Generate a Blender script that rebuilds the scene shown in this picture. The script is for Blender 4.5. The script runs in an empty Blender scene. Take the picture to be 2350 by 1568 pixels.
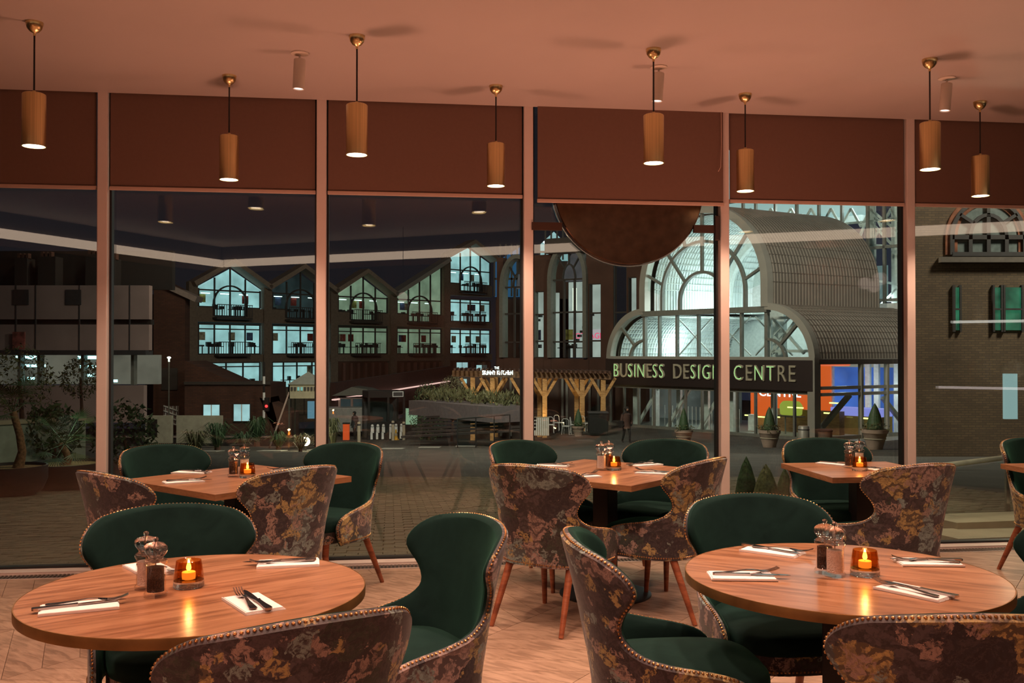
import bpy, bmesh, math, random
from mathutils import Vector, Matrix
PI = math.pi
R = math.radians
S = bpy.context.scene
COL = S.collection
# ------------------------------------------------------------------ camera
F = 2180.0
EYE = 1.48
TILT = math.atan(24 / F)
cam = bpy.data.cameras.new('camera')
cam.sensor_width = 36
cam.lens = 36 * F / 2350
cam.clip_end = 600
cam.clip_start = 0.05
co = bpy.data.objects.new('camera', cam)
COL.objects.link(co)
co.location = (0, 0, EYE)
co.rotation_euler = (PI / 2 + TILT, 0, 0)
S.camera = co
# ------------------------------------------------------------------ view and world
S.view_settings.view_transform = 'Standard'
S.view_settings.look = 'None'
S.view_settings.gamma = 1
S.view_settings.use_curve_mapping = False
S.view_settings.exposure = 0.0
S.cycles.max_bounces = 10
S.cycles.transparent_max_bounces = 24
S.cycles.transmission_bounces = 10
S.cycles.glossy_bounces = 5
S.cycles.diffuse_bounces = 4
S.cycles.sample_clamp_indirect = 3
S.cycles.use_denoising = True
S.cycles.caustics_refractive = False
S.cycles.caustics_reflective = False
w = bpy.data.worlds.new('night')
S.world = w
w.use_nodes = True
w.node_tree.nodes['Background'].inputs[0].default_value = (0.34, 0.33, 0.42, 1)
w.node_tree.nodes['Background'].inputs[1].default_value = 0.030


def light(kind, name, loc, power, col, size=0.1, rot=(0, 0, 0), spot=None, blend=0.5, sy=None):
    l = bpy.data.lights.new(name, kind)
    l.energy = power
    l.color = col
    if kind == 'AREA':
        l.size = size
        if sy:
            l.shape = 'RECTANGLE'
            l.size_y = sy
    elif kind == 'SPOT':
        l.shadow_soft_size = size
        l.spot_size = R(spot)
        l.spot_blend = blend
    else:
        l.shadow_soft_size = size
    o = bpy.data.objects.new(name, l)
    o.location = loc
    o.rotation_euler = rot
    COL.objects.link(o)
    return o


WARM = (1.0, 0.405, 0.25)
LAMP = (1.0, 0.62, 0.42)
# added warm fill spots, no fittings: upward for the ceiling, downward for the room
for _x, _p in ((-2.6, 8), (0.3, 15), (3.2, 8)):
    light('SPOT', 'ceiling_fill', (_x, 2.7, 1.9), _p, WARM, 0.12, (PI, 0, 0), spot=165, blend=1.0)
for _x, _y, _p in ((-2.4, 0.1, 165), (0.2, -0.2, 185), (2.8, 0.1, 165), (-4.4, 2.6, 90), (5.0, 3.0, 90)):
    light('SPOT', 'room_fill', (_x, _y, 3.0), _p, WARM, 0.09, (R(15), 0, 0), spot=128, blend=0.8)
for _x, _y in ((-4, -3.2), (0.5, -4.0), (5, -1.5)):
    light('SPOT', 'ceiling_fill', (_x, _y, 2.2), 200, WARM, 0.12, (PI, 0, 0), spot=165, blend=1.0)  # added fill for the ceiling behind the camera
# lamps over the two round tables, above the frame
for _x, _y in ((-1.25, 2.7), (-0.55, 3.3), (0.75, 2.85), (1.5, 3.35), (2.3, 4.0), (0.1, 4.3), (-2.5, 3.4)):
    light('SPOT', 'downlight', (_x, _y, 2.9), 112, (1.0, 0.62, 0.44), 0.05, spot=95, blend=0.7)
# unseen area lights added to brighten the halls, left buildings and paving
light('AREA', 'street_fill', (-4, 30, 13), 3600, (1.0, 0.88, 0.70), 3.0, (R(62), 0, R(-45)))
light('AREA', 'street_fill', (22, 24, 15), 4200, (1.0, 0.92, 0.78), 3.0, (R(58), 0, R(0)))
light('AREA', 'street_fill', (-14, 45, 14), 900, (1.0, 0.72, 0.50), 3.0, (R(55), 0, R(18)))
light('AREA', 'street_fill', (1.5, 13, 8), 420, (1.0, 0.80, 0.52), 3.0, (R(10), 0, 0))
light('POINT', 'pale_green_glow', (-7.5, 12.5, 4), 30, (0.55, 1.0, 0.75), 0.3)  # added green point light over the left garden


# ------------------------------------------------------------------ places
def ray(px, py):
    v = (784 - py) / F
    return Vector(((px - 1175) / F, math.cos(TILT) - v * math.sin(TILT), math.sin(TILT) + v * math.cos(TILT)))


def at(px, py, z):
    d = ray(px, py)
    return Vector((0, 0, EYE)) + d * ((z - EYE) / d.z)


def atY(px, py, Y):
    d = ray(px, py)
    return Vector((0, 0, EYE)) + d * (Y / d.y)


FS = 0.128                       # slope of the window wall
FA = math.atan(FS)
FY = 6.78
CEIL = 3.24


def wall_y(x):
    return FY + FS * x


def ground(x, y):
    a = -0.15 - 0.0725 * (y - 6.9)
    b = max(a, -2.9)
    t = min(1, max(0, (x / max(y, 1) - 0.02) / 0.06))
    return a + (b - a) * t if y > 40 else a


# ------------------------------------------------------------------ objects
def prop(o, label=None, cat=None, group=None, kind=None):
    if label: o['label'] = label
    if cat: o['category'] = cat
    if group: o['group'] = group
    if kind: o['kind'] = kind
    return o


def empty(name, loc=(0, 0, 0), rz=0, parent=None, **k):
    o = bpy.data.objects.new(name, None)
    o.empty_display_size = 0.05
    COL.objects.link(o)
    o.location = loc
    o.rotation_euler = (0, 0, rz)
    if parent: o.parent = parent
    return prop(o, **k)


def dup(root, loc=None, rz=None, label=None, group=None, parent=None):
    c = root.copy()
    COL.objects.link(c)
    c.parent = parent
    if loc is not None: c.location = loc
    if rz is not None: c.rotation_euler = (root.rotation_euler[0], root.rotation_euler[1], rz)
    if label: c['label'] = label
    if group: c['group'] = group
    for ch in root.children:
        dup(ch, parent=c)
    return c


class MB:
    def __init__(s):
        s.v = []
        s.f = []
        s.mi = []

    def add(s, vs, fs, m=0):
        n = len(s.v)
        s.v += [tuple(v) for v in vs]
        s.f += [tuple(i + n for i in f) for f in fs]
        s.mi += [m] * len(fs)
        return s

    def box(s, x0, x1, y0, y1, z0, z1, m=0, M=None):
        vs = [Vector((x, y, z)) for z in (z0, z1) for y in (y0, y1) for x in (x0, x1)]
        if M is not None: vs = [M @ v for v in vs]
        return s.add(vs, [(0, 2, 3, 1), (4, 5, 7, 6), (0, 1, 5, 4), (2, 6, 7, 3), (0, 4, 6, 2), (1, 3, 7, 5)], m)

    def bar(s, a, b, w, d=None, up=(0, 0, 1), m=0):
        a = Vector(a); b = Vector(b); d = w if d is None else d
        t = (b - a).normalized()
        u = Vector(up)
        if abs(t.dot(u)) > 0.98: u = Vector((0, 1, 0))
        x = t.cross(u).normalized()
        y = x.cross(t)
        vs = [p + x * (i * w / 2) + y * (j * d / 2) for p in (a, b) for i, j in ((-1, -1), (1, -1), (1, 1), (-1, 1))]
        return s.add(vs, [(3, 2, 1, 0), (4, 5, 6, 7), (0, 1, 5, 4), (1, 2, 6, 5), (2, 3, 7, 6), (3, 0, 4, 7)], m)

    def tube(s, pts, rs, n=8, m=0, cap=True):
        pts = [Vector(p) for p in pts]
        if not isinstance(rs, (list, tuple)): rs = [rs] * len(pts)
        vs = []; fs = []
        ref = None
        for i, p in enumerate(pts):
            t = (pts[min(i + 1, len(pts) - 1)] - pts[max(i - 1, 0)]).normalized()
            if ref is None:
                ref = t.orthogonal().normalized()
            x = (ref - t * ref.dot(t)).normalized()
            ref = x
            y = t.cross(x)
            for k in range(n):
                a = 2 * PI * k / n
                vs.append(p + (x * math.cos(a) + y * math.sin(a)) * rs[i])
        for i in range(len(pts) - 1):
            for k in range(n):
                a = i * n + k; b = i * n + (k + 1) % n
                fs.append((a, b, b + n, a + n))
        if cap:
            fs.append(tuple(range(n))[::-1])
            fs.append(tuple(range((len(pts) - 1) * n, len(pts) * n)))
        return s.add(vs, fs, m)

    def lathe(s, prof, n=24, c=(0, 0, 0), mod=None, m=0, cap=True):
        vs = []; fs = []
        for (r, z) in prof:
            for k in range(n):
                a = 2 * PI * k / n
                rr = r if mod is None else mod(r, z, a)
                vs.append((c[0] + rr * math.cos(a), c[1] + rr * math.sin(a), c[2] + z))
        for i in range(len(prof) - 1):
            for k in range(n):
                a = i * n + k; b = i * n + (k + 1) % n
                fs.append((a, b, b + n, a + n))
        if cap and prof[0][0] > 1e-6: fs.append(tuple(range(n))[::-1])
        if cap and prof[-1][0] > 1e-6: fs.append(tuple(range((len(prof) - 1) * n, len(prof) * n)))
        return s.add(vs, fs, m)

    def prism(s, pts, y0, y1, m=0):
        """outline pts in the x-z plane, extruded along y"""
        n = len(pts)
        vs = [(x, y0, z) for x, z in pts] + [(x, y1, z) for x, z in pts]
        fs = [tuple(range(n)), tuple(range(n, 2 * n))[::-1]] + [(i, i + n, (i + 1) % n + n, (i + 1) % n) for i in range(n)]
        return s.add(vs, fs, m)

    def slab(s, pts, z0, z1, m=0):
        n = len(pts)
        vs = [(x, y, z0) for x, y in pts] + [(x, y, z1) for x, y in pts]
        fs = [tuple(range(n))[::-1], tuple(range(n, 2 * n))] + [(i, (i + 1) % n, (i + 1) % n + n, i + n) for i in range(n)]
        return s.add(vs, fs, m)

    def strip(s, pts, w, y0, y1, m=0):
        """bar of width w following an x-z polyline, from depth y0 to y1"""
        n = len(pts)
        o = []
        for i in range(n):
            a = Vector(pts[max(i - 1, 0)]); b = Vector(pts[min(i + 1, n - 1)])
            t = (b - a).normalized()
            q = Vector((-t.y, t.x)) * (w / 2)
            p = Vector(pts[i])
            o.append((p + q, p - q))
        vs = []
        for a, b in o:
            vs += [(a.x, y0, a.y), (b.x, y0, b.y), (b.x, y1, b.y), (a.x, y1, a.y)]
        fs = []
        for i in range(n - 1):
            for k in range(4):
                p = i * 4 + k; q = i * 4 + (k + 1) % 4
                fs.append((p, p + 4, q + 4, q))
        fs.append((0, 1, 2, 3)); e = (n - 1) * 4
        fs.append((e + 3, e + 2, e + 1, e))
        return s.add(vs, fs, m)

    def ball(s, c, r, n=8, m=0, sz=1.0):
        vs = []; fs = []
        h = max(3, n // 2)
        for i in range(h + 1):
            t = PI * i / h
            for k in range(n):
                a = 2 * PI * k / n
                vs.append((c[0] + r * math.sin(t) * math.cos(a), c[1] + r * math.sin(t) * math.sin(a), c[2] - r * sz * math.cos(t)))
        for i in range(h):
            for k in range(n):
                a = i * n + k; b = i * n + (k + 1) % n
                fs.append((a, b, b + n, a + n))
        return s.add(vs, fs, m)

    def mesh(s, name, mats, smooth=False):
        me = bpy.data.meshes.new(name)
        me.from_pydata(s.v, [], s.f)
        for mt in (mats if isinstance(mats, (list, tuple)) else [mats]):
            me.materials.append(mt)
        me.polygons.foreach_set('material_index', s.mi)
        bm = bmesh.new()
        bm.from_mesh(me)
        bmesh.ops.remove_doubles(bm, verts=bm.verts, dist=1e-6)
        bmesh.ops.recalc_face_normals(bm, faces=bm.faces)
        bm.to_mesh(me)
        bm.free()
        if smooth:
            me.polygons.foreach_set('use_smooth', [True] * len(me.polygons))
            try:
                me.set_sharp_from_angle(angle=R(40))
            except Exception:
                pass
        me.update()
        return me

    def build(s, name, mats, parent=None, loc=(0, 0, 0), rot=(0, 0, 0), smooth=False, bevel=0, **k):
        me = s.mesh(name, mats, smooth)
        o = bpy.data.objects.new(name, me)
        COL.objects.link(o)
        o.location = loc
        o.rotation_euler = rot
        if parent: o.parent = parent
        if bevel:
            b = o.modifiers.new('bevel', 'BEVEL')
            b.width = bevel
            b.segments = 2
            b.limit_method = 'ANGLE'
        return prop(o, **k)


def inst(name, me, parent=None, loc=(0, 0, 0), rot=(0, 0, 0), **k):
    o = bpy.data.objects.new(name, me)
    COL.objects.link(o)
    o.location = loc
    o.rotation_euler = rot
    if parent: o.parent = parent
    return prop(o, **k)


def text(name, body, size, mat, parent=None, loc=(0, 0, 0), rot=(PI / 2, 0, 0), ext=0.01, align='CENTER', sx=1.0, off=0.0, **k):
    cu = bpy.data.curves.new(name, 'FONT')
    cu.body = body
    cu.size = size
    cu.extrude = ext
    cu.align_x = align
    cu.align_y = 'CENTER'
    cu.offset = off
    cu.resolution_u = 3
    tmp = bpy.data.objects.new(name, cu)
    COL.objects.link(tmp)
    me = bpy.data.meshes.new_from_object(tmp.evaluated_get(bpy.context.evaluated_depsgraph_get()))
    bpy.data.objects.remove(tmp)
    me.materials.clear()
    me.materials.append(mat)
    o = bpy.data.objects.new(name, me)
    COL.objects.link(o)
    o.location = loc
    o.rotation_euler = rot
    o.scale = (sx, 1, 1)
    if parent: o.parent = parent
    return prop(o, **k)


# ------------------------------------------------------------------ materials
def nt(name):
    m = bpy.data.materials.new(name)
    m.use_nodes = True
    t = m.node_tree
    return m, t, t.nodes['Principled BSDF'], t.nodes, t.links


def coords(N, L, kind='Object', scale=(1, 1, 1), rot=(0, 0, 0)):
    tc = N.new('ShaderNodeTexCoord')
    mp = N.new('ShaderNodeMapping')
    mp.inputs['Scale'].default_value = scale
    mp.inputs['Rotation'].default_value = rot
    if kind == 'World':
        g = N.new('ShaderNodeNewGeometry')
        L.new(g.outputs['Position'], mp.inputs[0])
    else:
        L.new(tc.outputs[kind], mp.inputs[0])
    return mp.outputs[0]


def noise(N, L, vec, scale, detail=4, rough=0.5, dist=0.0):
    n = N.new('ShaderNodeTexNoise')
    n.inputs['Scale'].default_value = scale
    n.inputs['Detail'].default_value = detail
    n.inputs['Roughness'].default_value = rough
    n.inputs['Distortion'].default_value = dist
    if vec is not None: L.new(vec, n.inputs['Vector'])
    return n.outputs['Fac']


def ramp(N, L, fac, stops, interp='LINEAR'):
    r = N.new('ShaderNodeValToRGB')
    r.color_ramp.interpolation = interp
    e = r.color_ramp.elements
    while len(e) < len(stops): e.new(0.5)
    for i, (p, c) in enumerate(stops):
        e[i].position = p
        e[i].color = (*c, 1)
    L.new(fac, r.inputs[0])
    return r.outputs[0]


def mixc(N, L, fac, a, b, mode='MIX'):
    m = N.new('ShaderNodeMix')
    m.data_type = 'RGBA'
    m.blend_type = mode
    for sock, v in ((m.inputs[0], fac), (m.inputs[6], a), (m.inputs[7], b)):
        if isinstance(v, (int, float)): sock.default_value = v
        elif isinstance(v, tuple): sock.default_value = (*v, 1)
        else: L.new(v, sock)
    return m.outputs[2]


def bump(N, L, B, h, strength=0.3, dist=0.01):
    b = N.new('ShaderNodeBump')
    b.inputs['Strength'].default_value = strength
    b.inputs['Distance'].default_value = dist
    L.new(h, b.inputs['Height'])
    L.new(b.outputs[0], B.inputs['Normal'])


def plain(name, col, rough=0.6, metal=0.0, var=0.12, scale=6, spec=None, kind='Object', bmp=0):
    m, t, B, N, L = nt(name)
    f = noise(N, L, coords(N, L, kind), scale, 5)
    c = ramp(N, L, f, [(0.3, tuple(x * (1 - var) for x in col)), (0.7, tuple(min(1, x * (1 + var)) for x in col))])
    L.new(c, B.inputs['Base Color'])
    B.inputs['Roughness'].default_value = rough
    B.inputs['Metallic'].default_value = metal
    if spec is not None: B.inputs['Specular IOR Level'].default_value = spec
    if bmp: bump(N, L, B, f, bmp, 0.01)
    return m


def emit(name, col, strength, base=(0, 0, 0), noisy=0, scale=1.0):
    m, t, B, N, L = nt(name)
    B.inputs['Base Color'].default_value = (*base, 1)
    B.inputs['Roughness'].default_value = 0.8
    B.inputs['Emission Color'].default_value = (*col, 1)
    B.inputs['Emission Strength'].default_value = strength
    if noisy:
        f = noise(N, L, coords(N, L), scale, 3)
        c = ramp(N, L, f, [(0.35, tuple(x * (1 - noisy) for x in col)), (0.65, col)])
        L.new(c, B.inputs['Emission Color'])
    return m


def glassy(name, tint=(1, 1, 1), refl=1.0, ior=1.5, rough=0.0):
    """thin sheet: clear with a fresnel mirror on top"""
    m, t, B, N, L = nt(name)
    N.remove(B)
    out = N['Material Output']
    tr = N.new('ShaderNodeBsdfTransparent'); tr.inputs[0].default_value = (*tint, 1)
    gl = N.new('ShaderNodeBsdfGlossy'); gl.inputs['Roughness'].default_value = rough
    gl.inputs['Color'].default_value = (refl, refl, refl, 1)
    fr = N.new('ShaderNodeFresnel')
    ge = N.new('ShaderNodeNewGeometry')
    m1 = N.new('ShaderNodeMath'); m1.operation = 'MULTIPLY_ADD'; m1.inputs[1].default_value = -2; m1.inputs[2].default_value = 1
    L.new(ge.outputs['Backfacing'], m1.inputs[0])
    m2 = N.new('ShaderNodeMath'); m2.operation = 'POWER'; m2.inputs[0].default_value = ior
    L.new(m1.outputs[0], m2.inputs[1]); L.new(m2.outputs[0], fr.inputs[0])   # the same mirror from both sides of the sheet
    mx = N.new('ShaderNodeMixShader')
    L.new(fr.outputs[0], mx.inputs[0]); L.new(tr.outputs[0], mx.inputs[1]); L.new(gl.outputs[0], mx.inputs[2])
    L.new(mx.outputs[0], out.inputs[0])
    return m


def solidglass(name, col=(1, 1, 1), rough=0.0, ior=1.45, density=None):
    """solid glass or acrylic: refracts for the eye, lets lamp light through"""
    m, t, B, N, L = nt(name)
    B.inputs['Base Color'].default_value = (*col, 1)
    B.inputs['Roughness'].default_value = rough
    B.inputs['Transmission Weight'].default_value = 1.0
    B.inputs['IOR'].default_value = ior
    tr = N.new('ShaderNodeBsdfTransparent'); mx = N.new('ShaderNodeMixShader'); mx.inputs[0].default_value = 0.3
    L.new(B.outputs[0], mx.inputs[1]); L.new(tr.outputs[0], mx.inputs[2]); L.new(mx.outputs[0], N['Material Output'].inputs[0])
    return m


def wood(name, a, b, c, sx=1.2, sy=14, rough=0.35, kind='Object', rz=0, coat=0.0):
    m, t, B, N, L = nt(name)
    v = coords(N, L, kind, (sx, sy, 6), (0, 0, rz))
    f1 = noise(N, L, v, 2.2, 7, 0.6, 0.9)
    f2 = noise(N, L, coords(N, L, kind, (sx * 2, sy * 9, 30), (0, 0, rz)), 4, 3)
    col = ramp(N, L, f1, [(0.40, a), (0.49, b), (0.62, c)])
    col = mixc(N, L, 0.25, col, ramp(N, L, f2, [(0.35, (0.25, 0.2, 0.16)), (0.6, (1, 1, 1))]), 'MULTIPLY')
    L.new(col, B.inputs['Base Color'])
    B.inputs['Roughness'].default_value = rough
    B.inputs['Coat Weight'].default_value = coat
    B.inputs['Coat Roughness'].default_value = 0.2
    bump(N, L, B, f2, 0.12, 0.002)
    return m


def velvet():
    m, t, B, N, L = nt('green_velvet')
    f = noise(N, L, coords(N, L), 7, 5, 0.6, 0.8)
    L.new(ramp(N, L, f, [(0.3, (0.0042, 0.0155, 0.0150)), (0.72, (0.0088, 0.029, 0.0265))]), B.inputs['Base Color'])
    B.inputs['Roughness'].default_value = 0.9
    B.inputs['Specular IOR Level'].default_value = 0.12
    B.inputs['Sheen Weight'].default_value = 0.22
    B.inputs['Sheen Roughness'].default_value = 0.45
    B.inputs['Sheen Tint'].default_value = (0.10, 0.42, 0.28, 1)
    return m


def floral():
    m, t, B, N, L = nt('floral_tapestry')
    v0 = coords(N, L)
    oi = N.new('ShaderNodeObjectInfo')
    ad = N.new('ShaderNodeVectorMath'); ad.operation = 'MULTIPLY_ADD'
    L.new(oi.outputs['Random'], ad.inputs[0]); ad.inputs[1].default_value = (7, 3, 5); L.new(v0, ad.inputs[2])
    v = ad.outputs[0]
    nz = N.new('ShaderNodeTexNoise'); nz.inputs['Scale'].default_value = 9; nz.inputs['Detail'].default_value = 6; nz.inputs['Roughness'].default_value = 0.62
    L.new(v, nz.inputs['Vector'])
    w2 = N.new('ShaderNodeVectorMath'); w2.operation = 'MULTIPLY_ADD'
    L.new(nz.outputs['Color'], w2.inputs[0]); w2.inputs[1].default_value = (0.16, 0.16, 0.16); L.new(v, w2.inputs[2])
    vo = N.new('ShaderNodeTexVoronoi'); vo.inputs['Scale'].default_value = 7.2
    L.new(w2.outputs[0], vo.inputs['Vector'])
    sp = N.new('ShaderNodeSeparateColor'); L.new(vo.outputs['Color'], sp.inputs[0])
    pal = ramp(N, L, sp.outputs[0], [(0.0, (0.023, 0.021, 0.030)), (0.24, (0.026, 0.040, 0.030)), (0.36, (0.080, 0.070, 0.082)),
                                     (0.45, (0.026, 0.021, 0.032)), (0.56, (0.46, 0.35, 0.14)), (0.66, (0.23, 0.33, 0.33)),
                                     (0.79, (0.36, 0.26, 0.24)), (0.89, (0.060, 0.045, 0.055))], 'CONSTANT')
    # veins and brushed petals inside each bloom
    wv = N.new('ShaderNodeTexWave'); wv.wave_type = 'RINGS'; wv.inputs['Scale'].default_value = 6
    wv.inputs['Distortion'].default_value = 14; wv.inputs['Detail'].default_value = 6; wv.inputs['Detail Scale'].default_value = 2.2
    L.new(v, wv.inputs['Vector'])
    ink = ramp(N, L, wv.outputs['Fac'], [(0.28, (0.0, 0.0, 0.0)), (0.42, (1, 1, 1))])
    fine = ramp(N, L, noise(N, L, v, 38, 8, 0.7, 1.5), [(0.45, (0, 0, 0)), (0.52, (1, 1, 1))])
    mask = mixc(N, L, 0.62, ink, fine, 'MULTIPLY')
    low = mixc(N, L, 0.82, pal, (0.018, 0.014, 0.020))
    c = mixc(N, L, mask, low, pal)
    # a second, smaller layer of leaves
    v2 = N.new('ShaderNodeTexVoronoi'); v2.inputs['Scale'].default_value = 19
    L.new(w2.outputs[0], v2.inputs['Vector'])
    s2 = N.new('ShaderNodeSeparateColor'); L.new(v2.outputs['Color'], s2.inputs[0])
    c2 = ramp(N, L, s2.outputs[1], [(0.0, (0.33, 0.24, 0.21)), (0.5, (0.40, 0.31, 0.13)), (0.78, (0.20, 0.28, 0.27))], 'CONSTANT')
    m2 = ramp(N, L, s2.outputs[0], [(0.68, (0, 0, 0)), (0.69, (1, 1, 1))], 'CONSTANT')
    m2 = mixc(N, L, 1.0, m2, fine, 'MULTIPLY')
    c = mixc(N, L, m2, c, c2)
    etch = ramp(N, L, noise(N, L, w2.outputs[0], 24, 9, 0.75, 2.5), [(0.50, (0, 0, 0)), (0.56, (0.5, 0.5, 0.5))])
    c = mixc(N, L, etch, c, (0.085, 0.068, 0.070))
    L.new(c, B.inputs['Base Color'])
    B.inputs['Roughness'].default_value = 0.62
    B.inputs['Sheen Weight'].default_value = 0.15
    bump(N, L, B, noise(N, L, v, 400, 2), 0.15, 0.001)
    return m


def brick(name, a, b, mortar, scale=1.0, rough=0.9, bw=0.225, bh=0.075):
    m, t, B, N, L = nt(name)
    br = N.new('ShaderNodeTexBrick')
    br.inputs['Color1'].default_value = (*a, 1)
    br.inputs['Color2'].default_value = (*b, 1)
    br.inputs['Mortar'].default_value = (*mortar, 1)
    br.inputs['Scale'].default_value = 1
    br.inputs['Brick Width'].default_value = bw * scale
    br.inputs['Row Height'].default_value = bh * scale
    br.inputs['Mortar Size'].default_value = 0.012 * scale
    v = coords(N, L, 'Object', (1, 1, 1), (PI / 2, 0, 0))
    L.new(v, br.inputs['Vector'])
    f = noise(N, L, coords(N, L), 0.7, 5)
    c = mixc(N, L, 0.6, br.outputs[0], ramp(N, L, f, [(0.3, (0.45, 0.42, 0.40)), (0.7, (1, 1, 1))]), 'MULTIPLY')
    L.new(c, B.inputs['Base Color'])
    B.inputs['Roughness'].default_value = rough
    return m


def brass(name, col=(0.82, 0.64, 0.32), rough=0.28):
    m, t, B, N, L = nt(name)
    f = noise(N, L, coords(N, L, 'Object', (60, 60, 0.4)), 3, 4)
    L.new(ramp(N, L, f, [(0.3, tuple(x * 0.75 for x in col)), (0.7, col)]), B.inputs['Base Color'])
    B.inputs['Metallic'].default_value = 1
    B.inputs['Roughness'].default_value = rough
    B.inputs['Anisotropic'].default_value = 0.5
    return m


MT = {}
MT['velvet'] = velvet()
MT['floral'] = floral()
MT['brass'] = brass('brushed_brass')
MT['nail'] = plain('nail_brass', (0.50, 0.28, 0.12), 0.35, 1.0)
MT['leg'] = wood('beech_leg_stain', (0.20, 0.055, 0.025), (0.30, 0.09, 0.04), (0.36, 0.12, 0.055), 1, 1, 0.35)
MT['table'] = wood('oak_veneer', (0.27, 0.118, 0.055), (0.40, 0.190, 0.095), (0.50, 0.26, 0.14), 1.1, 11, 0.28, coat=0.35)
MT['table_edge'] = plain('tabletop_brass_edge', (0.30, 0.175, 0.065), 0.42, 0.7, 0.25, 9)
MT['wood_edge'] = wood('oak_edge', (0.26, 0.12, 0.055), (0.36, 0.17, 0.08), (0.42, 0.21, 0.10), 1, 1, 0.4)
MT['floorwood'] = wood('oak_floor', (0.27, 0.172, 0.118), (0.385, 0.255, 0.18), (0.46, 0.315, 0.23), 2.2, 12, 0.48)
MT['joint'] = plain('floor_joint', (0.13, 0.08, 0.055), 0.8)
MT['black'] = plain('black_powder_coat', (0.012, 0.011, 0.011), 0.45)
MT['ceiling'] = plain('ceiling_paint', (0.47, 0.42, 0.40), 0.55, var=0.03, scale=1.5)
MT['wallpaint'] = plain('wall_paint', (0.33, 0.27, 0.23), 0.8, var=0.05)
MT['alu'] = plain('window_aluminium', (0.70, 0.60, 0.56), 0.42, 0.25, var=0.02)
MT['gasket'] = plain('rubber_gasket', (0.006, 0.006, 0.007), 0.5)
MT['blind'] = plain('blind_fabric', (0.155, 0.088, 0.066), 0.95, var=0.03, scale=40)
MT['hem'] = plain('blind_hem_bar', (0.50, 0.36, 0.30), 0.5, 0.1, var=0.02)
MT['cord'] = plain('black_flex', (0.008, 0.006, 0.006), 0.6)
MT['lampglow'] = emit('lamp_glow', (1.0, 0.80, 0.60), 14)
MT['spotglow'] = emit('spotlight_glow', (1.0, 0.80, 0.72), 1.6)
MT['whitepaint'] = plain('spotlight_white', (0.66, 0.60, 0.52), 0.5, var=0.03)
MT['pane'] = glassy('window_glass', (0.96, 0.98, 0.97), 1.0, 1.65)
MT['farpane'] = glassy('hall_glass', (0.93, 0.98, 0.97), 0.5, 1.4, 0.05)
MT['acrylic'] = glassy('clear_acrylic', (0.97, 0.95, 0.93), 1.0, 1.6, 0.03)
MT['acrylic_head'] = solidglass('clear_acrylic_head', (1, 0.985, 0.97), 0.02)
MT['clearglass'] = solidglass('clear_glass', (1, 1, 1), 0.0, 1.5)
MT['amber'] = glassy('amber_glass', (0.84, 0.58, 0.28), 1.0, 1.5, 0.02)
MT['wax'] = emit('candle_wax', (1.0, 0.42, 0.12), 1.5, (0.9, 0.6, 0.35))  # the flame's glow is put into the wax as emission
MT['flame'] = emit('candle_flame', (1.0, 0.60, 0.20), 16)
MT['pepper'] = plain('peppercorns', (0.05, 0.022, 0.012), 0.8, var=0.8, scale=260, bmp=1)
MT['salt'] = plain('salt_grains', (0.80, 0.70, 0.66), 0.9, var=0.15, scale=220, bmp=0.6)
MT['steel'] = plain('polished_steel', (0.62, 0.58, 0.56), 0.16, 1.0, var=0.05)
MT['napkin'] = plain('white_napkin', (0.90, 0.90, 0.92), 0.9, var=0.02)
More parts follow.
